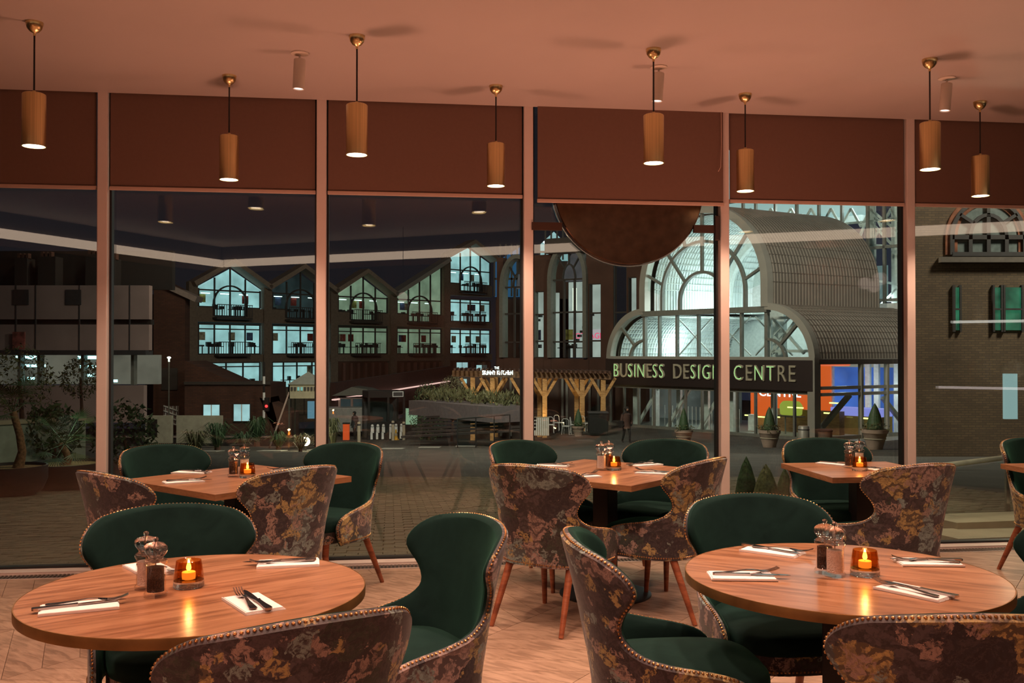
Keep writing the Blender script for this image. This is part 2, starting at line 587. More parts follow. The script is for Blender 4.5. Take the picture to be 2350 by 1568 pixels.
# ================================================================== ROOM
# ---- floor: chevron planks
random.seed(4)
fl = MB()
fl.slab([(-9, -7), (9, -7), (9, wall_y(9)), (-9, wall_y(-9))], -0.12, -0.006)
floor = fl.build('floor', MT['joint'], kind='structure')
CW, PW = 0.72, 0.19            # chevron column width and plank pitch
chev = R(-34)                   # direction of the columns
cu_, su_ = math.cos(chev), math.sin(chev)
pl_mesh = []
for sg in (1, -1):
    h = CW * 0.62 * sg
    g = 0.0015
    m_ = MB()
    a, b = g, CW - g
    z = 0.0
    m_.slab([(a, g), (b, h + g), (b, h + PW - g), (a, PW - g)], -0.012, z)
    pl_mesh.append(m_.mesh('plank', MT['floorwood']))
rest = MB()
n_pl = 0
for ci in range(-22, 22):
    for k in range(-70, 70):
        sg = 1 if ci % 2 == 0 else -1
        x, y = ci * CW, k * PW + (0 if sg == 1 else CW * 0.62)
        wx, wy = cu_ * x - su_ * y, su_ * x + cu_ * y
        mx_, my_ = x + CW / 2, y + PW / 2
        cx, cy = cu_ * mx_ - su_ * my_, su_ * mx_ + cu_ * my_
        if not (-6.5 < cy < wall_y(cx) + 0.5): continue
        ends = [(cu_ * a - su_ * b, su_ * a + cu_ * b) for a, b in ((x, y), (x + CW, y + sg * CW * .62), (x, y + PW), (x + CW, y + sg * CW * .62 + PW))]
        over = max(e[1] - wall_y(e[0]) for e in ends) > -0.18
        if over:
            me_ = pl_mesh[0 if sg == 1 else 1]
            M_ = Matrix.Translation((wx, wy, 0)) @ Matrix.Rotation(chev, 4, 'Z')
            bm_ = bmesh.new(); bm_.from_mesh(me_); bmesh.ops.transform(bm_, matrix=M_, verts=bm_.verts)
            r_ = bmesh.ops.bisect_plane(bm_, geom=bm_.verts[:] + bm_.edges[:] + bm_.faces[:], plane_co=(0, FY - 0.181, 0), plane_no=(-FS, 1, 0), clear_outer=True)
            bm_.verts.ensure_lookup_table(); bm_.verts.index_update()
            if abs(cx) < 6 and len(bm_.verts): rest.add([v.co.copy() for v in bm_.verts], [tuple(v.index for v in f.verts) for f in bm_.faces])
            bm_.free()
            continue
        if abs(cx) > 6: continue
        vis = 2.9 < cy and abs(cx) < 0.56 * cy + 0.5 and cy > 2.9
        inview = (cx > -0.75 * cy and cx < 0.62 * cy)
        if vis and inview and n_pl < 298:
            inst('plank', pl_mesh[0 if sg == 1 else 1], floor, (wx, wy, 0), (0, 0, chev))
            n_pl += 1
        else:
            M_ = Matrix.Translation((wx, wy, 0)) @ Matrix.Rotation(chev, 4, 'Z')
            me_ = pl_mesh[0 if sg == 1 else 1]
            rest.add([M_ @ v.co for v in me_.vertices], [tuple(p.vertices) for p in me_.polygons])
rest.build('plank_remainder', MT['floorwood'], floor, kind='stuff')
# ---- strip of floor and the trench grille along the glass
wdir = Vector((math.cos(FA), math.sin(FA), 0))
gr = empty('floor_grille', (0, FY, 0), FA, label='long dark slotted heating grille set in the floor along the window wall', cat='floor grille')
MB().box(-5.2, 5.6, -0.17, -0.05, -0.02, -0.004).build('trench', MT['black'], gr)
MB().box(-5.2, 5.6, -0.178, -0.168, -0.02, 0.004).box(-5.2, 5.6, -0.054, -0.044, -0.02, 0.004).build('frame', MT['alu'], gr)
sl = MB()
x = -5.2
while x < 5.6:
    sl.box(x, x + 0.011, -0.168, -0.054, -0.012, 0.002)
    x += 0.026
sl.build('slat', plain('grille_slat', (0.16, 0.115, 0.095), 0.4, 0.5), gr, kind='stuff')
# ---- ceiling
cl = MB()
cl.slab([(-9, -7), (9, -7), (9, wall_y(9) - 0.0), (-9, wall_y(-9) - 0.0)], CEIL, CEIL + 0.2)
cl.build('ceiling', MT['ceiling'], kind='structure')
MB().box(-6.5, 7, -0.0, 1.0, CEIL + 0.5, CEIL + 0.7).build('wall_header', MT['gasket'], loc=(0, FY, 0), rot=(0, 0, FA), kind='structure')
# ---- sill, mullions, panes: local x along the wall, y outwards
SP = 1.4602
MX = [-2.80 + (k - 0) * SP for k in range(-2, 7)]     # local x of mullion centres
MX = [m + 0.0 for m in MX]
tr = MB().box(-6.5, 7, -0.044, 0.13, -0.1, 0.016).build('trim_1', MT['alu'], loc=(0, FY, 0), rot=(0, 0, FA), kind='structure')
GY = 0.085
blind_z = [None, 2.605, 2.605, 2.605, 2.572, 2.605, 2.605]
for k in range(1, 8):
    x0, x1 = MX[k - 1], MX[k]
    wn = empty('window_%d' % k, (0, FY, 0), FA, kind='structure')
    MB().box(x0 + 0.03, x1 - 0.03, GY, GY + 0.028, 0.0, 3.75).build('pane', MT['pane'], wn)
    MB().box(x0 + 0.028, x0 + 0.048, GY - 0.03, GY + 0.03, 0.0, 3.75).box(x1 - 0.048, x1 - 0.028, GY - 0.03, GY + 0.03, 0.0, 3.75) \
        .box(x0 + 0.03, x1 - 0.03, GY - 0.02, GY + 0.05, -0.02, 0.03).build('gasket_frame', MT['gasket'], wn)
    MB().box(x0 - 0.034, x0 + 0.034, 0.0, 0.06, 0.0, 3.3).build('mullion', MT['alu'], wn, bevel=0.006)
# ---- the roller blinds
blabels = {1: 'brown roller blind in the bay at the left end, beside the widest pink mullion',
           2: 'brown roller blind above the window with the twin gabled offices',
           3: 'brown roller blind in the bay just before the round copper disc',
           4: 'brown roller blind hanging lowest, above the round copper disc',
           5: 'brown roller blind above the ribbed barrel roofs',
           6: 'brown roller blind in the last bay, above the brick house'}
for k in range(1, 7):
    x0, x1 = MX[k], MX[k + 1]
    if k == 6: x1 = MX[7]
    bl = empty('roller_blind', (0, FY, 0), FA, label=blabels[k], cat='blind', group='roller blinds along the window wall')
    yb = -0.02 if k == 4 else 0.025
    a, b = (x0 + 0.045, x1 - 0.045)
    if k == 4: a, b = x0 + 0.062, x1 - 0.02
    zb = blind_z[k] if k < 7 else 2.44
    MB().box(a, b, yb, yb + 0.003, zb, 3.45).build('fabric', MT['blind'], bl)
    MB().box(a - 0.004, b + 0.004, yb - 0.008, yb + 0.012, zb - 0.022, zb + 0.004).build('hem_bar', MT['hem'], bl, bevel=0.004)
    if k == 4:
        MB().tube([(b - 0.02, yb - 0.012, 3.35), (b - 0.018, yb - 0.014, 3.0), (b - 0.03, yb - 0.03, 2.83), (b - 0.045, yb - 0.02, 2.80)], 0.0025, 5).build('pull_cord', MT['hem'], bl)
# ---- walls out of the frame (seen only as reflections)


def mirror(p):
    n = Vector((FS, -1, 0)).normalized()
    d = (FY + GY + FS * p.x - p.y) / math.sqrt(1 + FS * FS)
    return p - n * (-2 * d) if False else p + Vector((-math.sin(FA), math.cos(FA), 0)) * (2 * d)


def vpt(px, py, z):
    return mirror(at(px, py, z))


zc = 3.0
A1 = vpt(-60, 520, zc); A2 = vpt(507, 600, zc)
B2 = vpt(2420, 508, zc)
B1 = A2


def vwall(name, a, b, h0, h1, mat, th=0.1, **k):
    d = (b - a); L_ = Vector((d.x, d.y)).length
    return MB().box(0, L_, 0, -th, h0, h1).build(name, mat, loc=(a.x, a.y, 0), rot=(0, 0, math.atan2(d.y, d.x)), **k)


MT['cove'] = emit('cove_led', (1.0, 0.72, 0.52), 2.6)
darkwall = plain('dark_room_wall', (0.10, 0.070, 0.055), 0.85)
e1 = (A2 - A1).normalized(); e2 = (B2 - B1).normalized()
vwall('wall_left', A1 - e1 * 2, A2 + e1 * 0.1, 0, CEIL, darkwall, kind='structure')
vwall('wall_back', B1, B2 + e2 * 2.5, 0, CEIL, darkwall, kind='structure')


def cove(a, b, n, label):
    d = (b - a).normalized(); L_ = (b - a).length
    r = empty('cove_light', (a.x, a.y, 0), math.atan2(d.y, d.x), label=label, cat='cove light')
    MB().box(0, L_, 0.012 * n, 0.05 * n, 2.90, 3.02).build('diffuser', MT['cove'], r)
    MB().box(0, L_, 0.01 * n, 0.10 * n, 2.80, 2.885).build('ledge', MT['wallpaint'], r)


cove(A1, A2, 1, 'warm cove light along the side wall, behind the seating')
cove(B1 + e2 * 0.1, B1 + e2 * (B2 - B1).length * 0.60, 1, 'long warm cove light on the back wall')
cove(B1 + e2 * (B2 - B1).length * 0.635, B2, 1, 'shorter warm cove light on the back wall')
for px, py, gl in ((925, 682, 'seen leftmost in the glass'), (988, 693, 'seen second from left in the glass'), (1035, 700, 'seen third from left in the glass'), (1130, 718, 'seen fourth from left in the glass'),
               (1975, 668, 'seen lowest over the barrel roof'), (2008, 658, 'seen second lowest by the barrel roof edge'), (2022, 640, 'seen topmost beside the barrel roof edge'), (1988, 650, 'seen upper left by the barrel roof edge')):
    p = vpt(px, py, 2.25)
    g = empty('globe_lamp', (p.x, p.y, 2.25), label='small pink opal globe lamp %s' % gl, cat='lamp', group='opal globe lamps at the back of the room')
    MB().ball((0, 0, 0), 0.07, 14).build('globe', emit('opal', (1.0, 0.70, 0.58), 0.9) if 'opal' not in MT else MT['opal'], g, smooth=True)
    MB().tube([(0, 0, 0.068), (0, 0, CEIL - 2.25)], 0.004, 5).build('cord', MT['cord'], g)

# ---- the bar, seen in the glass of the last bays
q0, q1 = vpt(2150, 872, 1.16), vpt(2420, 872, 1.16)
q0, q1 = mirror(atY(2150, 872, 10.9)), mirror(atY(2420, 872, 10.3))
bd_ = q1 - q0; ba = math.atan2(bd_.y, bd_.x); bl_ = math.hypot(bd_.x, bd_.y)
sgn = -1
bc = empty('bar_counter', (q0.x, q0.y, 0), ba, label='dark bar counter with a pale light line under its top', cat='bar counter')
MB().box(0, bl_, -0.3, 0.3, 1.10, 1.15).build('counter_top', MT['black'], bc)
MB().box(0.05, bl_ - .05, -0.25, 0.25, 0, 1.09).build('counter_front', darkwall, bc)
for s in (-1, 1): MB().box(0.05, bl_, s * 0.27, s * 0.28, 1.07, 1.098).build('light_line', emit('bar_led', (1.0, 0.82, 0.78), 2.0), bc)
bs = empty('bar_shelf', (q0.x, q0.y, 0), ba, label='black metal shelf frame over the bar with a white light strip', cat='shelf')
for x in (0.15, bl_ * .5, bl_ - .05):
    for y in (-.2, .2): MB().box(x - .012, x + .012, y - .012, y + .012, 1.15, 2.42).build('upright', MT['black'], bs)
for z in (1.80, 2.12, 2.40): MB().box(.1, bl_, -.22, .22, z, z + .02).build('shelf', MT['black'], bs)
for s in (-1, 1): MB().box(.2, bl_, s * .225, s * .23, 1.80, 1.83).build('light_strip', emit('shelf_led', (1.0, 0.95, 0.85), 3.0), bs)
gl_ = [plain('bottle_' + n_, c_, .15) for n_, c_ in (('green', (.02, .08, .03)), ('amber', (.22, .08, .02)), ('clear', (.4, .42, .42)), ('blue', (.03, .06, .3)), ('red', (.3, .03, .03)))]
btm = MB().lathe([(0, 0), (.036, 0), (.037, .01), (.037, .17), (.03, .20), (.014, .225), (.013, .28), (.016, .283), (.016, .30), (0, .30)], 14)
bm3 = [btm.mesh('glass', g_, True) for g_ in gl_]
Mb = Matrix.Translation((q0.x, q0.y, 0)) @ Matrix.Rotation(ba, 4, 'Z')
for i in range(10):
    p = Mb @ Vector((.3 + i * (bl_ - .4) / 10, .06 * (-1) ** i, 1.15 if i % 2 else 1.822))
    inst('bottle', bm3[i % 5], None, p, label='%s glass bottle standing %s' % (('green', 'amber', 'clear', 'blue', 'red')[i % 5], 'on the bar counter' if i % 2 else 'on the lower bar shelf'), cat='bottle', group='bottles of the bar seen in the glass')

# ================================================================== PENDANTS
def pendant_meshes():
    r, L_ = 0.0595, 0.283
    m1 = MB().lathe([(0.0, L_), (0.05, L_), (r - 0.002, L_ - 0.004), (r, L_ - 0.008), (r, 0.006), (r + 0.0025, 0.004), (r + 0.0025, 0.0), (r - 0.003, 0.0), (r - 0.004, L_ - 0.02), (0.0, L_ - 0.02)], 40)
    m2 = MB().lathe([(0, 0.010), (r - 0.004, 0.010), (r - 0.004, 0.014), (0, 0.014)], 32)
    m3 = MB().lathe([(0.010, L_), (0.010, L_ + 0.012), (0.006, L_ + 0.016), (0.003, L_ + 0.016)], 12)
    top = CEIL - 2.575
    m4 = MB().lathe([(0.0, top), (0.044, top), (0.0435, top - 0.012), (0.038, top - 0.032), (0.026, top - 0.048), (0.012, top - 0.056), (0.007, top - 0.060), (0.007, top - 0.074), (0.002, top - 0.074)], 28)
    m5 = MB().tube([(0, 0, L_ + 0.012), (0, 0, top - 0.07)], 0.0048, 8)
    return (m1.mesh('shade', MT['brass'], True), m2.mesh('diffuser', MT['lampglow']), m3.mesh('cap', MT['brass'], True),
            m4.mesh('ceiling_rose', MT['brass'], True), m5.mesh('cord', MT['cord'], True))


pm = pendant_meshes()
PEND = [(-2.548, 5.05, 'leftmost'), (-1.80, 6.03, 'second from left'), (-0.863, 5.27, 'third from left'), (-0.106, 6.26, 'fourth from left'),
        (0.822, 5.50, 'fifth from left, above the disc bay'), (1.59, 6.46, 'sixth from left'), (2.51, 5.69, 'seventh from left'), (3.29, 6.66, 'rightmost')]
for x, y, s_ in PEND:
    p = empty('pendant_lamp', (x, y, 2.575), label='brushed brass cylinder pendant lamp on black cord, %s' % s_,
              cat='pendant lamp', group='brass pendant lamps under the ceiling')
    for nm, me in zip(('shade', 'diffuser', 'cap', 'ceiling_rose', 'cord'), pm): inst(nm, me, p)
    light('SPOT', 'pendant_bulb', (x, y, 2.57), 82, LAMP, 0.045, spot=125, blend=0.6)
# ceiling spotlights
for (px, py), lx, lab in (((688, 121), -0.03, 'small white ceiling spotlight between the second and third pendant lamps'), ((1512, 153), -0.045, 'small white ceiling spotlight behind the fifth pendant cord'),
                          ((2173, 178), -0.06, 'small white ceiling spotlight beside the seventh pendant cord')):
    c = at(px, py, CEIL)
    s_ = empty('ceiling_spotlight', c, label=lab, cat='spotlight', group='white ceiling spotlights')
    MB().lathe([(0.052, 0), (0.052, -0.008), (0.03, -0.014), (0.0, -0.014)], 20).build('ceiling_plate', MT['whitepaint'], s_, smooth=True)
    MB().tube([(0, 0, -0.01), (0, 0, -0.045)], 0.006, 8).build('stem', MT['whitepaint'], s_)
    b = MB().lathe([(0, 0), (0.032, 0), (0.034, -0.003), (0.034, -0.175), (0.029, -0.175), (0.028, -0.168), (0, -0.168)], 24)
    hb = b.build('lamp_body', MT['whitepaint'], s_, (0, 0, -0.04), (0, -lx * 1.4, 0), smooth=True)
    MB().lathe([(0, -0.170), (0.0275, -0.170)], 20).build('lamp_face', MT['spotglow'], hb)

# ================================================================== CHAIRS
def sst(a, b, x):
    t = min(1, max(0, (x - a) / (b - a)))
    return t * t * (3 - 2 * t)


def interp(tab, x):
    for (a, b), (c, d) in zip(tab, tab[1:]):
        if x <= c: 
            t = (x - a) / (c - a)
            return b + (d - b) * t
    return tab[-1][1]


SM = [(0.33, 0.600), (0.38, 0.632), (0.43, 0.648), (0.46, 0.640), (0.485, 0.605), (0.505, 0.535), (0.52, 0.455), (0.54, 0.365), (0.565, 0.305), (0.60, 0.265), (0.64, 0.256), (0.69, 0.280), (0.74, 0.322), (0.785, 0.350), (0.82, 0.352), (0.845, 0.338), (0.862, 0.312), (0.873, 0.275), (0.877, 0.245)]
_zz = [z for z, _ in SM]
ROWS = [0.33, 0.38, 0.43, 0.46, 0.485, 0.505, 0.52, 0.54, 0.565, 0.60, 0.64, 0.69, 0.74, 0.785, 0.82, 0.845, 0.862, 0.873, 0.877]


def catmull(v):
    o = []
    for i in range(len(v) - 1):
        p0, p1, p2, p3 = v[max(0, i - 1)], v[i], v[i + 1], v[min(len(v) - 1, i + 2)]
        o += [p1, (-p0 + 9 * p1 + 9 * p2 - p3) / 16]
    return o + [v[-1]]


ROWS = catmull(ROWS)
SM = list(zip(ROWS, catmull([s for _, s in SM])))
NW = 25


def path(s, z):
    """plan position, heading on the shell at arc distance s and height z"""
    k = sst(0.50, 0.72, z)
    n = 24
    x = y = 0
    a = abs(s)
    th = 0
    for i in range(n):
        ss = a * (i + 0.5) / n
        lo = (PI / 2) * sst(0.02, 0.47, ss) * 1.0
        hi = 1.02 * (ss / 0.345) ** 1.25 if ss < 0.4 else 1.2
        th = lo * (1 - k) + hi * k
        x += math.cos(th) * a / n
        y += math.sin(th) * a / n
    back = -0.235 - 0.105 * (max(0, z - 0.36) / 0.5) ** 1.25
    wide = 1.0 + 0.05 * k
    sg = 1 if s >= 0 else -1
    return sg * x * wide, y + back, th


def shell_pt(w, j, off=0.0):
    z0 = ROWS[j]; sm = interp(SM, z0)
    s = w * sm
    top = sst(0.66, 0.877, z0)
    z = z0 - 0.034 * (w * sm / 0.30) ** 2 * top
    # the arm tops fall a little towards the front
    x, y, th = path(s, z0)
    sg = 1 if w >= 0 else -1
    nx, ny = -math.sin(th) * sg, math.cos(th)
    return Vector((x + nx * off, y + ny * off, z))


def chair_meshes():
    W = [-1 + 2 * i / (NW - 1) for i in range(NW)]
    nr = len(ROWS)
    out = [[shell_pt(w, j) for w in W] for j in range(nr)]
    th = 0.052
    inn = [[shell_pt(w, j, th * (0.72 + 0.28 * (1 - w * w))) for w in W] for j in range(nr)]

    def loop(g):
        return [g[j][0] for j in range(nr)] + [g[nr - 1][i] for i in range(1, NW - 1)] + [g[j][NW - 1] for j in range(nr - 1, -1, -1)]
    lo, li = loop(out), loop(inn)
    # outward direction along the rim
    cen = Vector((0, 0, 0))
    rim = []
    nL = len(lo)
    for i in range(nL):
        m_ = (lo[i] + li[i]) / 2
        t = (lo[min(i + 1, nL - 1)] - lo[max(i - 1, 0)]).normalized()
        nn = (li[i] - lo[i]).normalized()
        d = t.cross(nn).normalized()
        if i == 0: ref = Vector((0, 1, 0))
        if d.dot(ref) < 0: d = -d
        ref = d
        rim.append((m_, d, t, nn))

    def grid(g, ring_rows, flip):
        b = MB()
        vs = [p for row in g for p in row]
        fs = []
        for j in range(nr - 1):
            for i in range(NW - 1):
                a = j * NW + i
                fs.append((a, a + 1, a + NW + 1, a + NW))
        b.add(vs, fs)
        rows = [loop(g)] + ring_rows
        for r0, r1 in zip(rows, rows[1:]):
            n = len(r0)
            b.add(list(r0) + list(r1), [(i, i + 1, i + 1 + n, i + n) for i in range(n - 1)])
        return b
    r1 = [lo[i] * 0.72 + li[i] * 0.28 + rim[i][1] * 0.010 for i in range(nL)]
    mid = [lo[i] * 0.5 + li[i] * 0.5 + rim[i][1] * 0.0125 for i in range(nL)]
    r2 = [lo[i] * 0.25 + li[i] * 0.75 + rim[i][1] * 0.011 for i in range(nL)]
    outer = grid(out, [r1, mid], False)
    inner = grid(inn, [r2, mid], True)
    # lining closes down to the seat; nails along the mid line of the rim
    nails = MB()

    def nail(p, d, r=0.0049):
        d = d.normalized()
        x = d.orthogonal().normalized(); y = d.cross(x)
        vs = []
        for q, h in ((1.0, 0.0), (0.72, 0.6)):
            for k in range(6):
                a = PI * k / 3
                vs.append(p + (x * math.cos(a) + y * math.sin(a)) * r * q + d * r * h)
        vs.append(p + d * r * 0.9)
        fs = [(k, (k + 1) % 6, 6 + (k + 1) % 6, 6 + k) for k in range(6)] + [(6 + k, 6 + (k + 1) % 6, 12) for k in range(6)]
        nails.add(vs, fs)

    def along(pts, dirs, step=0.0138):
        acc = 0
        for i in range(len(pts) - 1):
            a, b = pts[i], pts[i + 1]
            L_ = (b - a).length
            while acc < L_:
                t = acc / L_
                nail(a.lerp(b, t), dirs[i].lerp(dirs[i + 1], t))
                acc += step
            acc -= L_
    nm = [lo[i] * 0.78 + li[i] * 0.22 + rim[i][1] * 0.0085 for i in range(nL)]
    nd = [rim[i][1] * 0.75 - rim[i][3] * 0.65 for i in range(nL)]
    along(nm[2:-2], nd[2:-2])
    # bottom row of nails on the outside
    bl = [shell_pt(w, 0) + Vector((0, 0, 0.014)) for w in W]
    bd = []
    for w in W:
        _, _, t_ = path(w * SM[0][1], ROWS[0])
        bd.append(Vector((math.sin(t_) * (1 if w >= 0 else -1), -math.cos(t_), 0)))
    along(bl, bd)
    # seat
    def sq(t, a, b, e=3.2):
        c, s = math.cos(t), math.sin(t)
        return (a * abs(c) ** (2 / e) * (1 if c >= 0 else -1), b * abs(s) ** (2 / e) * (1 if s >= 0 else -1))
    seat = MB()
    n = 40
    prof = [(0.90, 0.398), (0.97, 0.405), (1.0, 0.425), (1.0, 0.445), (0.985, 0.463), (0.94, 0.474), (0.7, 0.482), (0.35, 0.487), (0.0001, 0.488)]
    vs = []
    fs = []
    for sc, z in prof:
        for k in range(n):
            x, y = sq(2 * PI * k / n, 0.243 * sc, 0.272 * sc)
            taper = 1.0 + 0.05 * (y / 0.27)
            vs.append((x * taper, y + 0.045, z))
    for i in range(len(prof) - 1):
        for k in range(n):
            a = i * n + k; b = i * n + (k + 1) % n
            fs.append((a, b, b + n, a + n))
    seat.add(vs, fs + [tuple(range(n))[::-1]])
    fr = MB()
    pts = []
    for k in range(n):
        x, y = sq(2 * PI * k / n, 0.236, 0.255)
        pts.append((x * (1.0 + 0.05 * (y / 0.27)), y + 0.045))
    fr.slab(pts, 0.335, 0.405)
    ft = [(Vector((p[0], p[1], 0.348)), Vector((p[0], p[1] - 0.04, 0))) for p in pts if p[1] > 0.2]
    ft.sort(key=lambda q: q[0].x)
    along([q[0] for q in ft], [q[1] for q in ft])
    legs = []
    for sx in (-1, 1):
        for (x0, y0, x1, y1) in ((0.195, 0.215, 0.205, 0.245), (0.185, -0.155, 0.215, -0.315)):
            a = Vector((sx * x0, y0, 0.35)); b = Vector((sx * x1, y1, 0.0))
            legs.append(MB().tube([a, a.lerp(b, 0.5), a.lerp(b, 0.985), b], [0.0225, 0.0185, 0.0135, 0.0125], 12).mesh('leg', MT['leg'], True))
    return dict(shell=outer.mesh('back_shell', MT['floral'], True), lining=inner.mesh('lining', MT['velvet'], True),
                nails=nails.mesh('nailhead_trim', MT['nail'], True), seat=seat.mesh('seat', MT['velvet'], True),
                frame=fr.mesh('seat_frame', MT['floral']), legs=legs)


CM = chair_meshes()


def chair(x, y, face, label, group):
    """face: direction the sitter looks, degrees from +x"""
    c = empty('dining_chair', (x, y, 0), R(face - 90), label=label, cat='chair', group=group)
    inst('back_shell', CM['shell'], c)
    inst('lining', CM['lining'], c)
    inst('seat', CM['seat'], c)
    inst('seat_frame', CM['frame'], c)
    inst('nailhead_trim', CM['nails'], c, kind='stuff')
    for l in CM['legs']: inst('leg', l, c)
    return c


def chair_back(bx, by, face, label, group):
    """place by the middle of the top edge"""
    d = Vector((math.cos(R(face)), math.sin(R(face))))
    return chair(bx + d.x * 0.25, by + d.y * 0.25, face, label, group)


TL = Vector((-0.965, 2.93)); TR = Vector((1.085, 3.13))
TA = Vector((-1.588, 5.51)); TB = Vector((0.571, 5.83)); TC = Vector((2.175, 5.93)); TD = Vector((3.60, 5.90))
GN, GS = 'chairs around the round tables', 'chairs around the square tables by the window'


def around(t, ang, dist, turn=0):
    return t.x + dist * math.cos(R(ang)), t.y + dist * math.sin(R(ang)), ang + 180 + turn


for (t, ang, dist, turn, lab, g) in (
    (TL, 116, 0.79, 0, 'green velvet chair behind the nearest left round table, facing the viewer', GN),
    (TL, 30, 0.93, 1, 'green velvet wing chair standing alone at the right of the left round table', GN),
    (TL, -57, 0.89, 0, 'floral backed chair pushed in at the near side of the left round table', GN),
    (TR, 181, 0.83, 2, 'chair seen from its side at the left of the right round table, green seat showing', GN),
    (TR, 97, 0.79, 0, 'green velvet chair behind the right round table, facing the viewer', GN),
    (TR, -91, 0.91, 0, 'floral backed chair with its back filling the bottom right corner', GN),
    (TR, 8, 0.93, 0, 'green velvet chair cut by the right edge at the right round table', GN),
    (TA, 238, 0.86, -6, 'floral backed chair at the left square table, beside the first mullion', GS),
    (TA, 311, 0.71, 10, 'floral backed chair at the left square table, in front of its right corner', GS),
    (TA, 141, 0.83, 0, 'green velvet chair behind the left square table, near the first mullion', GS),
    (TA, 51, 0.85, 10, 'green velvet chair at the far right of the left square table, its legs showing', GS),
    (TB, 137, 0.74, 0, 'green velvet chair at the far left of the middle square table', GS),
    (TB, 50, 0.76, 6, 'green velvet chair at the far right of the middle square table', GS),
    (TB, 238, 0.88, 0, 'floral backed chair at the near left of the middle square table', GS),
    (TB, -43, 0.69, 4, 'floral backed chair at the near right of the middle square table, its arm showing', GS),
    (TC, 95, 0.58, 0, 'green velvet chair on the window side of the right square table', GS),
    (TC, -89, 0.80, 20, 'floral backed chair on the room side of the right square table', GS),
    (TD, 96, 0.60, 14, 'green velvet chair cut by the right edge, behind the cropped table', GS)):
    bx, by, f = around(t, ang, dist, turn)
    chair_back(bx, by, f, lab, g)

# ================================================================== TABLES
def pedestal(t, r=0.33, col=True):
    MB().box(-0.055, 0.055, -0.055, 0.055, 0.012, 0.705).build('column', MT['black'], t, bevel=0.003)
    MB().lathe([(0, 0), (r, 0), (r, 0.008), (r - 0.02, 0.012), (0, 0.012)], 40).build('base_plate', MT['black'], t, smooth=True)
    MB().box(-0.2, 0.2, -0.03, 0.03, 0.70, 0.72).box(-0.03, 0.03, -0.2, 0.2, 0.70, 0.7195).build('top_bracket', MT['black'], t)


def round_table(c, label, rz):
    t = empty('round_table', (c.x, c.y, 0), rz, label=label, cat='table', group='round dining tables')
    MB().lathe([(0, 0.72), (0.500, 0.72), (0.505, 0.722), (0.505, 0.7495), (0.5035, 0.75), (0, 0.75)], 96).build('tabletop', MT['table'], t)
    MB().lathe([(0.5052, 0.719), (0.508, 0.7195), (0.5085, 0.748), (0.5075, 0.7502), (0.5052, 0.7502)], 96, cap=False).build('edge_band', MT['table_edge'], t, smooth=True)
    pedestal(t)
    return t


def square_table(c, s, rz, label, cat='square dining tables'):
    t = empty('square_table', (c.x, c.y, 0), rz, label=label, cat='table', group=cat)
    h = s / 2
    MB().box(-h, h, -h, h, 0.7485, 0.75).build('tabletop', MT['table'], t)
    MB().box(-h, h, -h, h, 0.717, 0.7484).build('edge_band', MT['wood_edge'], t, bevel=0.001)
    pedestal(t, 0.28)
    return t


round_table(TL, 'round oak table with brass edge, the one at the left, candle and mills on it', R(38))
round_table(TR, 'round oak table with brass edge, the one at the right, candle and mills on it', R(-28))
square_table(TA, 0.92, R(51.3), 'square oak table beside the first mullion, set for four')
square_table(TB, 0.93, R(51.8), 'square oak table in the middle of the window wall, set for four')
square_table(TC, 0.73, R(7.3), 'small square oak table between the last two mullions, with two chairs')
square_table(TD, 0.73, R(7.3), 'small square oak table cut off by the right edge')

# ================================================================== MILLS, CANDLES
def mill_meshes():
    def mod(r, z, a):
        return r * (1 + 0.07 * math.cos(6 * a)) if 0.118 < z < 0.165 else r
    prof = [(0, 0.0), (0.033, 0.0), (0.0345, 0.004), (0.0345, 0.010), (0.031, 0.015), (0.0285, 0.018), (0.0285, 0.092), (0.0305, 0.096),
            (0.0335, 0.100), (0.0335, 0.107), (0.029, 0.111), (0.023, 0.114), (0.0215, 0.118), (0.024, 0.122), (0.0305, 0.130), (0.034, 0.140), (0.032, 0.150), (0.025, 0.157), (0.012, 0.161),
            (0.006, 0.163), (0.0075, 0.167), (0.0085, 0.171), (0.006, 0.176), (0, 0.178)]
    body = MB().lathe(prof[:10] + [(0, 0.107)], 36).mesh('body', MT['acrylic'], True)
    head = MB().lathe([(0, 0.1075), (0.031, 0.1078)] + prof[10:], 36, mod=mod).mesh('head', MT['acrylic_head'], True)
    core = MB().lathe([(0, 0.016), (0.0245, 0.016), (0.0245, 0.088), (0, 0.089)], 24).mesh('contents', MT['pepper'])
    core2 = MB().lathe([(0, 0.014), (0.0255, 0.014), (0.0255, 0.086), (0, 0.087)], 24).mesh('contents', MT['salt'])
    spin = MB().tube([(0, 0, 0.090), (0, 0, 0.172)], 0.0022, 8).lathe([(0.0, 0.1005), (0.013, 0.1005), (0.013, 0.107), (0.0, 0.107)], 16).mesh('spindle', MT['steel'], True)
    return body, core, core2, spin, head


MM = mill_meshes()


def mill(p, kind, where):
    m_ = empty('%s_mill' % kind, (p.x, p.y, 0.7504), label='clear %s mill %s' % (kind, where), cat='mill', group='clear table mills')
    inst('body', MM[0], m_)
    inst('head', MM[4], m_)
    inst('contents', MM[1 if kind == 'pepper' else 2], m_)
    inst('spindle', MM[3], m_)


CH = []


